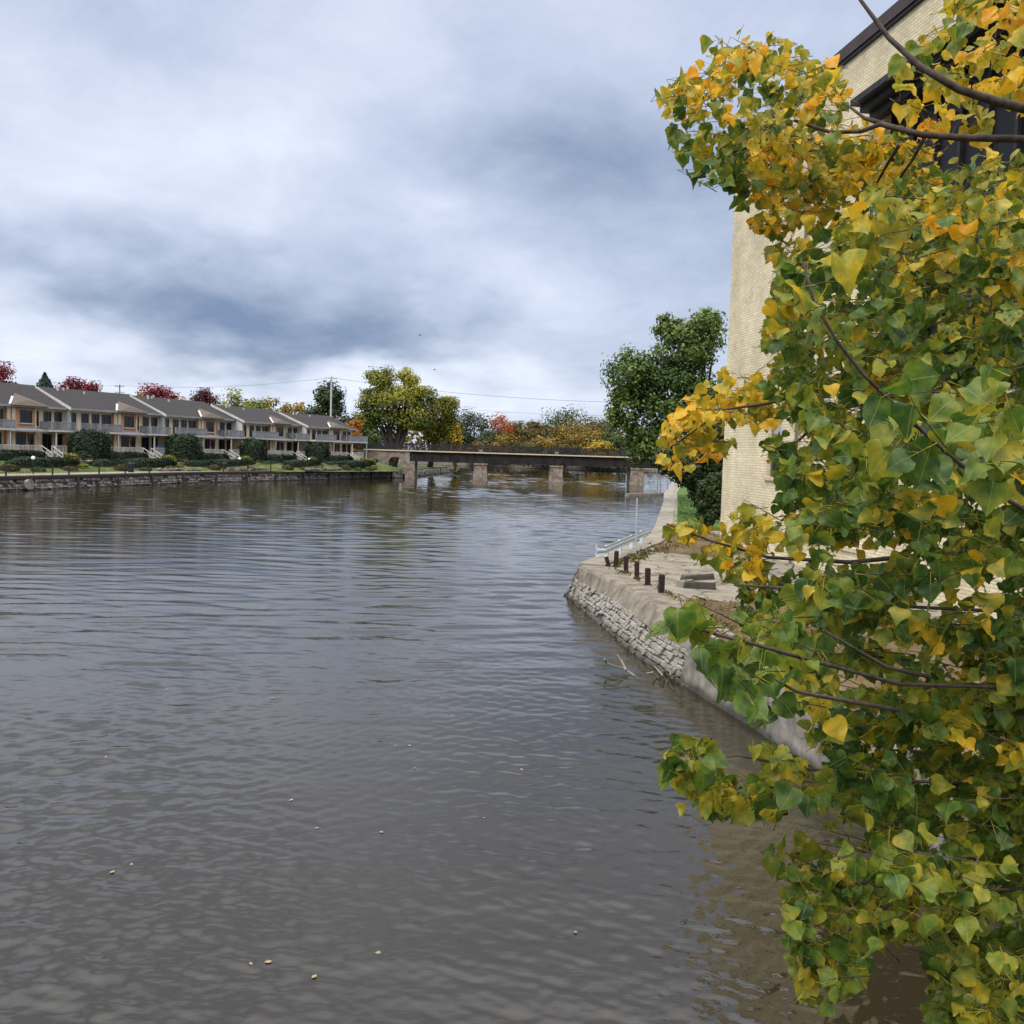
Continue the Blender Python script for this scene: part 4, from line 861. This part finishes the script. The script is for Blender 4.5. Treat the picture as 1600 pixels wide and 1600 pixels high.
n = 5000; yy_ = RNG.uniform(58, 100, n); xl = np.interp(yy_, [54, 85.5, 107], [9.4, 14.8, 18.4]); P = np.stack([xl+RNG.uniform(0, 7, n)**1.0, yy_, 1.21+RNG.uniform(0, .12, n)], 1)
tag(leafmesh('grass', P, RNG.normal(size=(n, 3))+np.array([0, -.5, .3]), RNG.uniform(.04, .10, n), RNG.uniform(0, 1, n), FM['grass']), 'bright green grass behind the far quay edge', 'grass', kind='stuff')
# dead branches in the water
def dead(label, pts_list):
    p0 = atz(*pts_list[0][0][:2], 0); o = empty('dead_branch', label, 'branch', p0); b = MB()
    for pts, r in pts_list_iter(pts_list): b.tube([atz(x, y, z)-p0 for x, y, z in pts], [r, r*.8, r*.4][:len(pts)] if len(pts) <= 3 else [r]*len(pts), 6)
    b.build('wood', 'deadwood', o)
def pts_list_iter(l):
    for p in l: yield p, .028
dead('bare dead branch poking from the water below the quay', [((995, 1058, -.05), (975, 1045, .1), (948, 1036, .25)), ((978, 1047, .1), (972, 1034, .25), (964, 1022, .4)), ((948, 1036, .22), (945, 1030, .35))])
dead('tangle of dead twigs caught against the stone quay foot', [((1040, 1066, -.05), (1035, 1055, .15), (1022, 1040, .3)), ((1030, 1062, -.05), (1020, 1050, .15), (1010, 1052, .1)), ((1064, 1072, -.05), (1075, 1064, .12), (1082, 1056, .22)), ((1070, 1075, -.05), (1080, 1070, .1), (1092, 1070, .15)), ((1042, 1066, -.02), (1048, 1054, .2), (1046, 1046, .3))])
# floating leaves
for j in range(20):
    px, py = [(491, 1526), (419, 1503), (392, 1506), (455, 1250), (757, 1278), (618, 1165), (596, 1300), (640, 1165), (707, 1118), (648, 1200)][j] if j < 10 else (random.uniform(120, 900), random.uniform(960, 1560))
    p = atz(px, py, .004); o = bpy.data.objects.new('floating_leaf', None)
    b = MB(); s = random.uniform(.022, .042); b.add([(-s, 0, 0), (-s*.2, s*.7, .006), (s*.6, s*.4, .003), (s, 0, .012), (s*.5, -s*.5, .002), (-s*.3, -s*.65, .006)], [(0, 5, 4, 3, 2, 1)])
    bpy.data.objects.remove(o); o = b.build('floating_leaf', 'deadleaf'); o.location = p; o.rotation_euler = (0, 0, random.uniform(0, 6)); tag(o, 'pale fallen leaf floating on the dark river surface', 'leaf', 'leaves floating on the river')

# ------------------------------------------------------------------ brick building on the right
A0 = Vector((9.8, 45, 0)); wx = Vector((.1416, -.9899, 0)); bld = empty('brick_building', 'tall cream brick building behind the foreground leaves', 'building', A0, math.atan2(wx.y, wx.x))
LB, DB, TB = 36.0, 16.0, 19.3
WINS = [(5.1, 6.4, 4.5, 7.1), (5.1, 6.4, 10.3, 12.9), (11.9, 13.1, 2.3, 4.6), (9.0, 10.2, 2.3, 4.6), (9.2, 10.5, 6.5, 9.0)]
BAY = (13.3, 23.5, 7.2, 16.6)
# front wall as a grid of boxes leaving the openings
xs = sorted({0, LB, *[w[0] for w in WINS], *[w[1] for w in WINS], BAY[0], BAY[1]}); zs = sorted({0, TB, *[w[2] for w in WINS], *[w[3] for w in WINS], BAY[2], BAY[3]})
b = MB()
for xa_, xb_ in zip(xs, xs[1:]):
    run = None
    for za, zb in zip(zs, zs[1:]):
        cx, cz = (xa_+xb_)/2, (za+zb)/2; hole = any(w[0] < cx < w[1] and w[2] < cz < w[3] for w in WINS+[BAY])
        if not hole: run = (run[0], zb) if run else (za, zb)
        if hole or zb == TB:
            if run: b.box(xa_, 0, run[0], xb_, .45, run[1])
            run = None
b.box(0, .451, 0, LB, DB, TB-.4); b.build('wall', 'cream_brick', bld)
for (x0, x1, z0, z1) in WINS:
    f = window(bld, x0, x1, z0, z1, .22, 1, 'greyframe', False)
    MB().box(x0-.1, -.08, z0-.14, x1+.1, .2, z0-.003).build('sill', 'cream_stone', f)
    MB().box(x0+.08, .19, z0+(z1-z0)*.35, x1-.08, .215, z1-.08).build('blind', 'blind', f)
    MB().box(x0, .17, (z0+z1)/2-.04, x1, .218, (z0+z1)/2+.04).build('sash', 'greyframe', f)
x0, x1, z0, z1 = BAY
by = empty('window_bay', '', '', (0, 0, 0)); 
for q in ('label', 'category'): del by[q]
bpy.data.objects.remove(by)
b = MB(); b.box(x0+.01, .40, z0, x1-.01, .448, z1); bo = b.build('window_bay', 'darktrim', bld)
f = MB(); n = 8
for k in range(n+1): xx = x0+.05+(x1-x0-.1)*k/n; f.box(xx-.07, .22, z0, xx+.07, .397, z1)
for zq in (z0+.05, z0+2.2, z0+2.5, z0+5.2, z0+5.6, z1-1.2, z1-.1): f.box(x0, .25, zq-.07, x1, .396, zq+.07)
f.build('frame', 'darktrim', bo)
MB().box(x0+.1, .33, z0+.1, x1-.1, .36, z1-.1).build('pane', 'dullglass', bo)
h = MB()                                        # stepped dark hood over the bay
for (pr, za, zb) in ((.35, z1-.25, z1), (.65, z1+.003, z1+.22), (.95, z1+.223, z1+.42), (.5, z1+.423, z1+.55)): h.box(x0-.25-pr*.3, -pr, za, x1+.5, -.003, zb)
h.build('hood', 'darktrim', bld)
cpg = MB(); cpg.box(-.12, -.14, TB+.002, LB+.1, .6, TB+.42); cpg.build('coping', 'coping', bld)
cpg = MB(); cpg.box(-.06, -.09, TB-.12, LB+.05, -.003, TB); cpg.build('cornice', 'darktrim', bld)
dpi = MB(); dpi.tube([(8.0, -.1, 1.2), (8.0, -.1, TB-.2)], .06, 8); dpi.build('downpipe', 'greyframe', bld)

# ------------------------------------------------------------------ foreground cottonwood
def leaf_mat():
    mm, t, p = mat('cottonwood_leaf')
    hue = nn(t, 'ShaderNodeAttribute', attribute_name='hue').outputs['Fac']; luv = nn(t, 'ShaderNodeAttribute', attribute_name='luv').outputs['Vector']
    s = nn(t, 'ShaderNodeSeparateXYZ', {0: luv}); u, v, seed = s.outputs
    o = nn(t, 'ShaderNodeTexCoord').outputs['Object']
    nz = nn(t, 'ShaderNodeTexNoise', {'Vector': o, 'Scale': 22, 'Detail': 4, 'Roughness': .6})
    off = nn(t, 'ShaderNodeMapRange', {'Value': nz.outputs[0], 'From Min': .3, 'From Max': .7, 'To Min': -.20, 'To Max': .20}).outputs[0]
    av = nn(t, 'ShaderNodeMath', {0: v}, operation='ABSOLUTE').outputs[0]
    edge = nn(t, 'ShaderNodeMath', {0: av, 1: .06}, operation='MULTIPLY').outputs[0]
    h1 = nn(t, 'ShaderNodeMath', {0: hue, 1: off}, operation='ADD').outputs[0]; h2 = nn(t, 'ShaderNodeMath', {0: h1, 1: edge}, operation='ADD').outputs[0]
    col = ramp2(t, h2, [(0.0, (.034, .078, .013)), (.18, (.085, .155, .017)), (.36, (.19, .225, .021)), (.52, (.35, .30, .024)), (.68, (.60, .41, .022)), (.84, (.78, .45, .020)), (1.0, (.76, .35, .016))])
    # veins: midrib and slanting side veins
    w = nn(t, 'ShaderNodeMath', {0: av, 1: -.75, 2: u}, operation='MULTIPLY_ADD').outputs[0]
    w = nn(t, 'ShaderNodeMath', {0: w, 1: 7.0}, operation='MULTIPLY').outputs[0]; w = nn(t, 'ShaderNodeMath', {0: w}, operation='FRACT').outputs[0]
    w = nn(t, 'ShaderNodeMath', {0: w, 1: .5}, operation='SUBTRACT').outputs[0]; w = nn(t, 'ShaderNodeMath', {0: w}, operation='ABSOLUTE').outputs[0]
    sv = nn(t, 'ShaderNodeMapRange', {'Value': w, 'From Min': .0, 'From Max': .10, 'To Min': .14, 'To Max': 0}).outputs[0]
    mv = nn(t, 'ShaderNodeMapRange', {'Value': av, 'From Min': .02, 'From Max': .05, 'To Min': .6, 'To Max': 0}).outputs[0]
    vein = nn(t, 'ShaderNodeMath', {0: sv, 1: mv}, operation='MAXIMUM').outputs[0]
    veincol = mixc(t, .5, col, (.42, .42, .12))
    col = mixc(t, vein, col, veincol)
    # brown spots and blotches on the leaves that are turning
    sp = nn(t, 'ShaderNodeTexNoise', {'Vector': o, 'Scale': 85, 'Detail': 4}); th = nn(t, 'ShaderNodeMapRange', {'Value': seed, 'From Min': .45, 'From Max': 1.0, 'To Min': .76, 'To Max': .54}).outputs[0]
    dm = nn(t, 'ShaderNodeMath', {0: sp.outputs[0], 1: th}, operation='SUBTRACT').outputs[0]; dm = nn(t, 'ShaderNodeMath', {0: dm, 1: 14.0}, operation='MULTIPLY', use_clamp=True).outputs[0]
    col = mixc(t, dm, col, (.075, .032, .014))
    t.links.new(col, p.inputs['Base Color']); p.inputs['Roughness'].default_value = .42; p.inputs['Specular IOR Level'].default_value = .34
    bb = nn(t, 'ShaderNodeBump', {'Height': vein, 'Strength': .35, 'Distance': .004}, invert=True); t.links.new(bb.outputs[0], p.inputs['Normal'])
    tr = nn(t, 'ShaderNodeBsdfTranslucent', {'Color': col}); mx = nn(t, 'ShaderNodeMixShader', {0: .44, 1: p.outputs[0], 2: tr.outputs[0]})
    t.links.new(mx.outputs[0], t.nodes['Material Output'].inputs[0]); return mm
M['leaf'] = leaf_mat()
TB0 = Vector((7.9, 7.0, 1.1))
ft = empty('cottonwood_tree', 'foreground cottonwood with green and yellow leaves hanging over the right side', 'tree', TB0)
def inpoly(px, py, poly):
    poly = np.array(poly, float); ins = np.zeros(len(px), bool); j = len(poly)-1
    for i in range(len(poly)):
        xi, yi = poly[i]; xj, yj = poly[j]; c = ((yi > py) != (yj > py)) & (px < (xj-xi)*(py-yi)/(yj-yi+1e-9)+xi); ins ^= c; j = i
    return ins
REG = [  # polygon (photo), depth range, leaf length, coverage, hue function (px,py)->mean, spread
    ([(1030, 150), (1090, 85), (1150, 40), (1210, 55), (1250, 78), (1315, 98), (1330, 170), (1400, 200), (1470, 240), (1470, 330), (1220, 400), (1150, 330), (1140, 290), (1090, 290), (1050, 230)], (3.7, 4.8), .047, 1.9, lambda x, y: np.where((y > 190) & (x < 1170), .18, .51), .24),
    ([(1390, 100), (1450, 40), (1490, -60), (1740, -60), (1740, 260), (1450, 240), (1400, 190)], (3.4, 4.4), .056, 1.0, lambda x, y: .60+0*x, .20),
    ([(1540, -60), (1740, -60), (1740, 70), (1590, 30)], (2.2, 2.5), .08, .9, lambda x, y: .18+0*x, .12),
    ([(1195, 390), (1300, 325), (1460, 240), (1740, 240), (1740, 720), (1260, 720), (1190, 600), (1185, 540), (1215, 450)], (2.9, 5.2), .048, 2.3, lambda x, y: np.where(y < 420, .46, .27), .23),
    ([(1112, 543), (1085, 600), (1060, 650), (1025, 690), (1025, 728), (1070, 742), (1130, 715), (1175, 690), (1230, 650), (1240, 570), (1200, 540), (1150, 565)], (3.7, 4.5), .048, 1.35, lambda x, y: .66+0*x, .17),
    ([(1190, 700), (1250, 650), (1740, 650), (1740, 1270), (1330, 1270), (1210, 1050), (1150, 960), (1130, 900), (1190, 820), (1220, 760)], (2.5, 4.8), .050, 2.35, lambda x, y: .25+0*x, .23),
    ([(1012, 803), (1060, 812), (1130, 815), (1190, 780), (1200, 910), (1130, 900), (1060, 858)], (3.5, 4.3), .049, 1.4, lambda x, y: .55+0*x, .18),
    ([(1010, 930), (1050, 925), (1110, 940), (1180, 965), (1250, 1000), (1290, 1080), (1250, 1150), (1190, 1155), (1130, 1110), (1080, 1020), (1035, 1000)], (2.1, 2.6), .060, 1.0, lambda x, y: .17+0*x, .10),
    ([(1180, 370), (1300, 340), (1360, 470), (1560, 600), (1650, 760), (1500, 800), (1350, 720), (1270, 560), (1230, 480)], (1.9, 2.4), .067, .5, lambda x, y: .24+0*x, .15),
    ([(1030, 1150), (1080, 1132), (1110, 1170), (1200, 1150), (1330, 1190), (1360, 1290), (1250, 1262), (1210, 1285), (1140, 1275), (1065, 1270), (1050, 1200)], (2.7, 3.2), .053, 1.8, lambda x, y: .31+0*x, .15),
    ([(1187, 1330), (1260, 1290), (1340, 1250), (1740, 1200), (1740, 1680), (1460, 1680), (1450, 1480), (1380, 1485), (1340, 1535), (1300, 1585), (1230, 1560), (1232, 1420)], (2.5, 3.6), .052, 1.45, lambda x, y: .33-(x-1200)*.0002, .12),
    ([(1440, 1480), (1530, 1180), (1600, 600), (1740, 500), (1740, 1680), (1455, 1680)], (3.0, 4.6), .056, 2.8, lambda x, y: .20+0*x, .12),
]
rg = np.random.default_rng(21)
LP, LT, LN, LS, LH, LSEED, LTW = [], [], [], [], [], [], []
tw = []                                          # twig polylines
view_r, view_u, view_f = np.array(_r), np.array(_u), np.array(_f)
for ri, (poly, (d0, d1), Lf, cov, hf, hs) in enumerate(REG):
    pa = np.array(poly, float); area = .5*abs(np.dot(pa[:, 0], np.roll(pa[:, 1], 1))-np.dot(pa[:, 1], np.roll(pa[:, 0], 1)))
    dm = (d0+d1)/2; la = .42*(Lf*FPX/dm)**2; nleaf = int(cov*area/la); per = 11 if dm > 2.4 else 6; ncl = max(2, nleaf//per)
    x0, y0 = pa.min(0); x1, y1 = pa.max(0); done = 0; tries = 0
    while done < nleaf and tries < ncl*12:
        tries += 1
        cx, cy = rg.uniform(x0, x1), rg.uniform(y0, y1)
        if not inpoly(np.array([cx]), np.array([cy]), poly)[0]: continue
        if ri in (0, 3, 4, 5, 9, 10) and math.sin(cx*.031+1.3*math.sin(cy*.017+ri))*math.sin(cy*.037+1.1*math.sin(cx*.021))+.45*math.sin(cx*.071+cy*.053) > .52: continue   # gaps between the sprays
        d = rg.uniform(d0, d1); c = np.array(ray(cx, cy)); c = np.array([0, 0, CAMH])+c*d
        ax = np.array([-1.0, rg.normal()*.5, rg.normal()*.45-.15]); ax /= np.linalg.norm(ax); tl = rg.uniform(.14, .30)*(dm/3.6)**.5
        ks = np.sort(rg.uniform(-.5, .5, per)); hshift = rg.normal()*hs*.75; kept = []
        for k in ks:
            node = c+ax*k*tl+rg.normal(size=3)*.006
            pet = np.array([rg.normal()*.75-.1, rg.normal()*.75-.15, rg.normal()*.45-.25]); pet /= np.linalg.norm(pet); pl = rg.uniform(.035, .065)
            base = node+pet*pl
            L_ = Lf*float(np.clip(rg.normal(1, .26), .4, 1.5))
            tip = pet*.55+np.array([0, 0, -.75])+rg.normal(size=3)*.42; tip /= np.linalg.norm(tip)
            mid = base+tip*L_*.5; qx, qy = to_px(mid[None]); 
            if not inpoly(qx, qy, poly)[0]: continue
            nr = np.array([-.25, -1.0, .45])+rg.normal(size=3)*.75; nr -= tip*np.dot(nr, tip); nr /= np.linalg.norm(nr)+1e-9
            LP.append(base); LT.append(tip); LN.append(nr); LS.append(L_)
            h = float(hf(np.array(qx[0]), np.array(qy[0])))+hshift+rg.normal()*hs*.55
            LH.append(min(.98, max(.02, h))); LSEED.append(rg.uniform()); LTW.append(node); kept.append(node); done += 1
        if len(kept) >= 2: kept.sort(key=lambda q: -q[0]); tw.append((ri, [kept[0]+np.array([.02, 0, -.01])]+[(kept[0]+kept[-1])/2, kept[-1]]))
LP, LT, LN, LS, LH, LSEED, LTW = map(np.array, (LP, LT, LN, LS, LH, LSEED, LTW)); nL = len(LP)
# leaf template: stations along the midrib, half widths of a broad triangular blade, coarse teeth
ST = np.array([0.0, .03, .10, .20, .30, .40, .50, .62, .75, .88, 1.0]); HW = np.array([.06, .30, .45, .525, .53, .49, .425, .32, .20, .085, .004]); BK = np.array([0, -.06, -.035, -.01, 0, 0, 0, 0, 0, 0, 0])
CR = np.array([-1, -.5, 0, .5, 1.0]); ns, nc = len(ST), len(CR)
B = np.cross(LN, LT); wob = rg.normal(size=(nL, ns))*.022; sk = rg.normal(size=nL)*.32; asy = rg.normal(size=nL)*.10
fold = rg.uniform(.0, .55, nL)*np.where(rg.uniform(size=nL) < .12, 2.2, 1); curl = rg.normal(size=nL)*.34-.14; twist = rg.normal(size=nL)*.5; wr = rg.uniform(.85, 1.12, nL); wav = rg.uniform(0, 6.28, nL)
V = np.zeros((nL, ns, nc, 3)); LUV = np.zeros((nL, ns, nc, 3), np.float32)
for si in range(ns):
    hw = (HW[si]*(1+sk*(ST[si]-.35))+wob[:, si]*(si not in (0, ns-1)))*wr
    for ci in range(nc):
        cc = CR[ci]; u = ST[si]+(BK[si] if abs(cc) == 1 else BK[si]*.4)
        lat = hw*cc*(1+asy*np.sign(cc)); zoff = fold*np.abs(lat)*.9+curl*u*u+twist*lat*u+.07*np.sin(wav+u*9+cc*2)*abs(cc)
        V[:, si, ci] = LP+LS[:, None]*(LT*u+B*lat[:, None]+LN*zoff[:, None])
        LUV[:, si, ci, 0] = u; LUV[:, si, ci, 1] = lat*1.9; LUV[:, si, ci, 2] = LSEED
idx = (np.arange(nL)*ns*nc)[:, None]; quad = np.array([(s*nc+c, s*nc+c+1, (s+1)*nc+c+1, (s+1)*nc+c) for s in range(ns-1) for c in range(nc-1)])
F = (idx[:, :, None]+quad[None]).reshape(-1, 4); V = V.reshape(-1, 3); LUV = LUV.reshape(-1, 3); HU_ = np.repeat(LH, ns*nc)
# petioles: thin three sided stalks
pr = .0009; pv = np.zeros((nL, 2, 3, 3)); D_ = LP-LTW; D_ /= np.linalg.norm(D_, axis=1, keepdims=True)+1e-9; a_ = np.cross(D_, np.array([0.3, .2, 1.0])); a_ /= np.linalg.norm(a_, axis=1, keepdims=True)+1e-9; b2 = np.cross(D_, a_)
for e_, PT in enumerate((LTW, LP+LT*LS[:, None]*.04)):
    for k in range(3): th = 2*math.pi*k/3; pv[:, e_, k] = PT+(a_*math.cos(th)+b2*math.sin(th))*pr*(1.4 if e_ == 0 else 1)
pidx = (len(V)+np.arange(nL)*6)[:, None]; pq = np.array([(0, 1, 4, 3), (1, 2, 5, 4), (2, 0, 3, 5)]); PF = (pidx[:, :, None]+pq[None]).reshape(-1, 4)
V = np.concatenate([V, pv.reshape(-1, 3)]); F = np.concatenate([F, PF]); HU_ = np.concatenate([HU_, np.full(nL*6, .46)]); pl_ = np.zeros((nL*6, 3), np.float32); pl_[:, 1] = .5; pl_[:, 0] = .07; LUV = np.concatenate([LUV, pl_])
nlf = len(F)
# twigs
tmb = MB()
for ri, pts in tw: tmb.tube(pts, [.0017, .0014, .0008], 4)
tv = np.array(tmb.v); tq = [f for f in tmb.f if len(f) == 4]; F = np.concatenate([F, np.array(tq)+len(V)]); V = np.concatenate([V, tv]); HU_ = np.concatenate([HU_, np.zeros(len(tv))]); LUV = np.concatenate([LUV, np.zeros((len(tv), 3), np.float32)])
V = V-np.array(TB0)
me = bpy.data.meshes.new('crown'); me.vertices.add(len(V)); me.vertices.foreach_set('co', V.ravel()); me.loops.add(len(F)*4); me.loops.foreach_set('vertex_index', F.ravel().astype(np.int32))
me.polygons.add(len(F)); me.polygons.foreach_set('loop_start', np.arange(len(F), dtype=np.int32)*4); me.polygons.foreach_set('use_smooth', np.ones(len(F), bool))
mi = np.zeros(len(F), np.int32); mi[nlf:] = 1; me.materials.append(M['leaf']); me.materials.append(M['twig']); me.polygons.foreach_set('material_index', mi)
a = me.attributes.new('hue', 'FLOAT', 'POINT'); a.data.foreach_set('value', HU_.astype(np.float32)); a = me.attributes.new('luv', 'FLOAT_VECTOR', 'POINT'); a.data.foreach_set('vector', LUV.astype(np.float32).ravel())
me.update(calc_edges=True); cro = bpy.data.objects.new('crown', me); COL.objects.link(cro); cro.parent = ft
print('leaves', nL, 'twigs', len(tw))
# trunk and branches
trunk_pts = [Vector((7.9, 7.0, .9)), Vector((7.6, 6.8, 3)), Vector((7.2, 6.5, 6)), Vector((6.9, 6.3, 9)), Vector((6.7, 6.0, 12))]
b = MB(); b.tube(trunk_pts, [.36, .29, .22, .15, .06], 12); loc(b, ft).build('trunk', 'bark', ft, smooth=True)
def pd(px, py, d): p = Vector((0, 0, CAMH))+ray(px, py)*d; return p
BR = [([(1335, -12, 3.3), (1390, 60, 3.3), (1440, 106, 3.2), (1500, 140, 3.2), (1560, 158, 3.2), (1640, 182, 3.3)], .006, .018),
      ([(1240, 190, 4.0), (1300, 208, 3.9), (1345, 207, 3.8), (1378, 195, 3.7), (1440, 212, 3.6), (1500, 213, 3.6), (1590, 215, 3.6), (1680, 225, 3.8)], .006, .016),
      ([(1322, 166, 3.9), (1350, 186, 3.8), (1378, 195, 3.7)], .005, .010),
      ([(1405, 225, 3.7), (1385, 255, 3.8), (1372, 285, 3.9)], .008, .004), ([(1445, 216, 3.6), (1425, 250, 3.7), (1400, 285, 3.8)], .008, .004),
      ([(1560, 213, 3.6), (1556, 235, 3.6), (1535, 250, 3.6)], .007, .004),
      ([(1395, 470, 3.7), (1450, 440, 3.6), (1510, 410, 3.6), (1574, 382, 3.6), (1690, 350, 3.8)], .006, .016),
      ([(1255, 410, 2.1), (1275, 470, 2.1), (1310, 540, 2.1), (1350, 585, 2.1), (1420, 650, 2.15), (1480, 710, 2.2), (1545, 765, 2.2), (1690, 850, 2.6)], .003, .006),
      ([(1048, 952, 2.15), (1088, 979, 2.15), (1131, 994, 2.2), (1175, 1007, 2.2), (1230, 1018, 2.3), (1400, 1070, 2.6), (1680, 1080, 3.0)], .0025, .006),
      ([(1210, 1062, 2.1), (1245, 1079, 2.15), (1285, 1090, 2.2), (1400, 1110, 2.5)], .0025, .006), ([(1289, 987, 2.4), (1381, 1040, 2.5), (1450, 1060, 2.7)], .003, .006),
      ([(1245, 690, 3.8), (1300, 640, 3.6), (1480, 600, 3.6), (1690, 560, 3.8)], .005, .014),
      ([(1060, 690, 4.1), (1130, 640, 4.0), (1200, 630, 4.0), (1300, 600, 3.9), (1480, 600, 3.6)], .003, .010),
      ([(1040, 820, 3.9), (1110, 845, 3.9), (1200, 870, 3.8), (1330, 880, 3.7), (1500, 860, 3.6), (1690, 840, 3.7)], .003, .012),
      ([(1150, 915, 3.1), (1300, 925, 3.0), (1400, 950, 3.0), (1690, 960, 3.2)], .004, .006),
      ([(1070, 1190, 2.95), (1150, 1180, 2.95), (1260, 1200, 3.0), (1420, 1220, 3.0), (1690, 1230, 3.2)], .003, .006),
      ([(1230, 1350, 3.0), (1330, 1380, 3.0), (1450, 1400, 3.1), (1690, 1380, 3.3)], .003, .006), ([(1270, 1530, 2.9), (1330, 1450, 2.95), (1400, 1410, 3.0)], .003, .006)]
for pts, ra, rb in BR:
    P_ = [pd(*q) for q in pts]; n = len(P_); rr = [ra+(rb-ra)*k/(n-1) for k in range(n)]
    if pts[-1][0] > 1600:                        # run on, out of the picture, to the trunk
        e = P_[-1]; tz = min(11, max(2.4, e.z+.4)); k = (tz-.9)/11.1; tp = Vector((7.9-1.2*k, 7.0-1.0*k, tz)); P_ += [e.lerp(tp, .5)+Vector((0, 0, .25)), tp]; rr += [rb*1.8, rb*4]
    P_ = [p+Vector((random.uniform(-1, 1), 0, random.uniform(-1, 1)))*.006 for p in P_]
    b = MB(); b.tube(P_, rr, 8); loc(b, ft).build('branch', 'twig', ft, smooth=True)
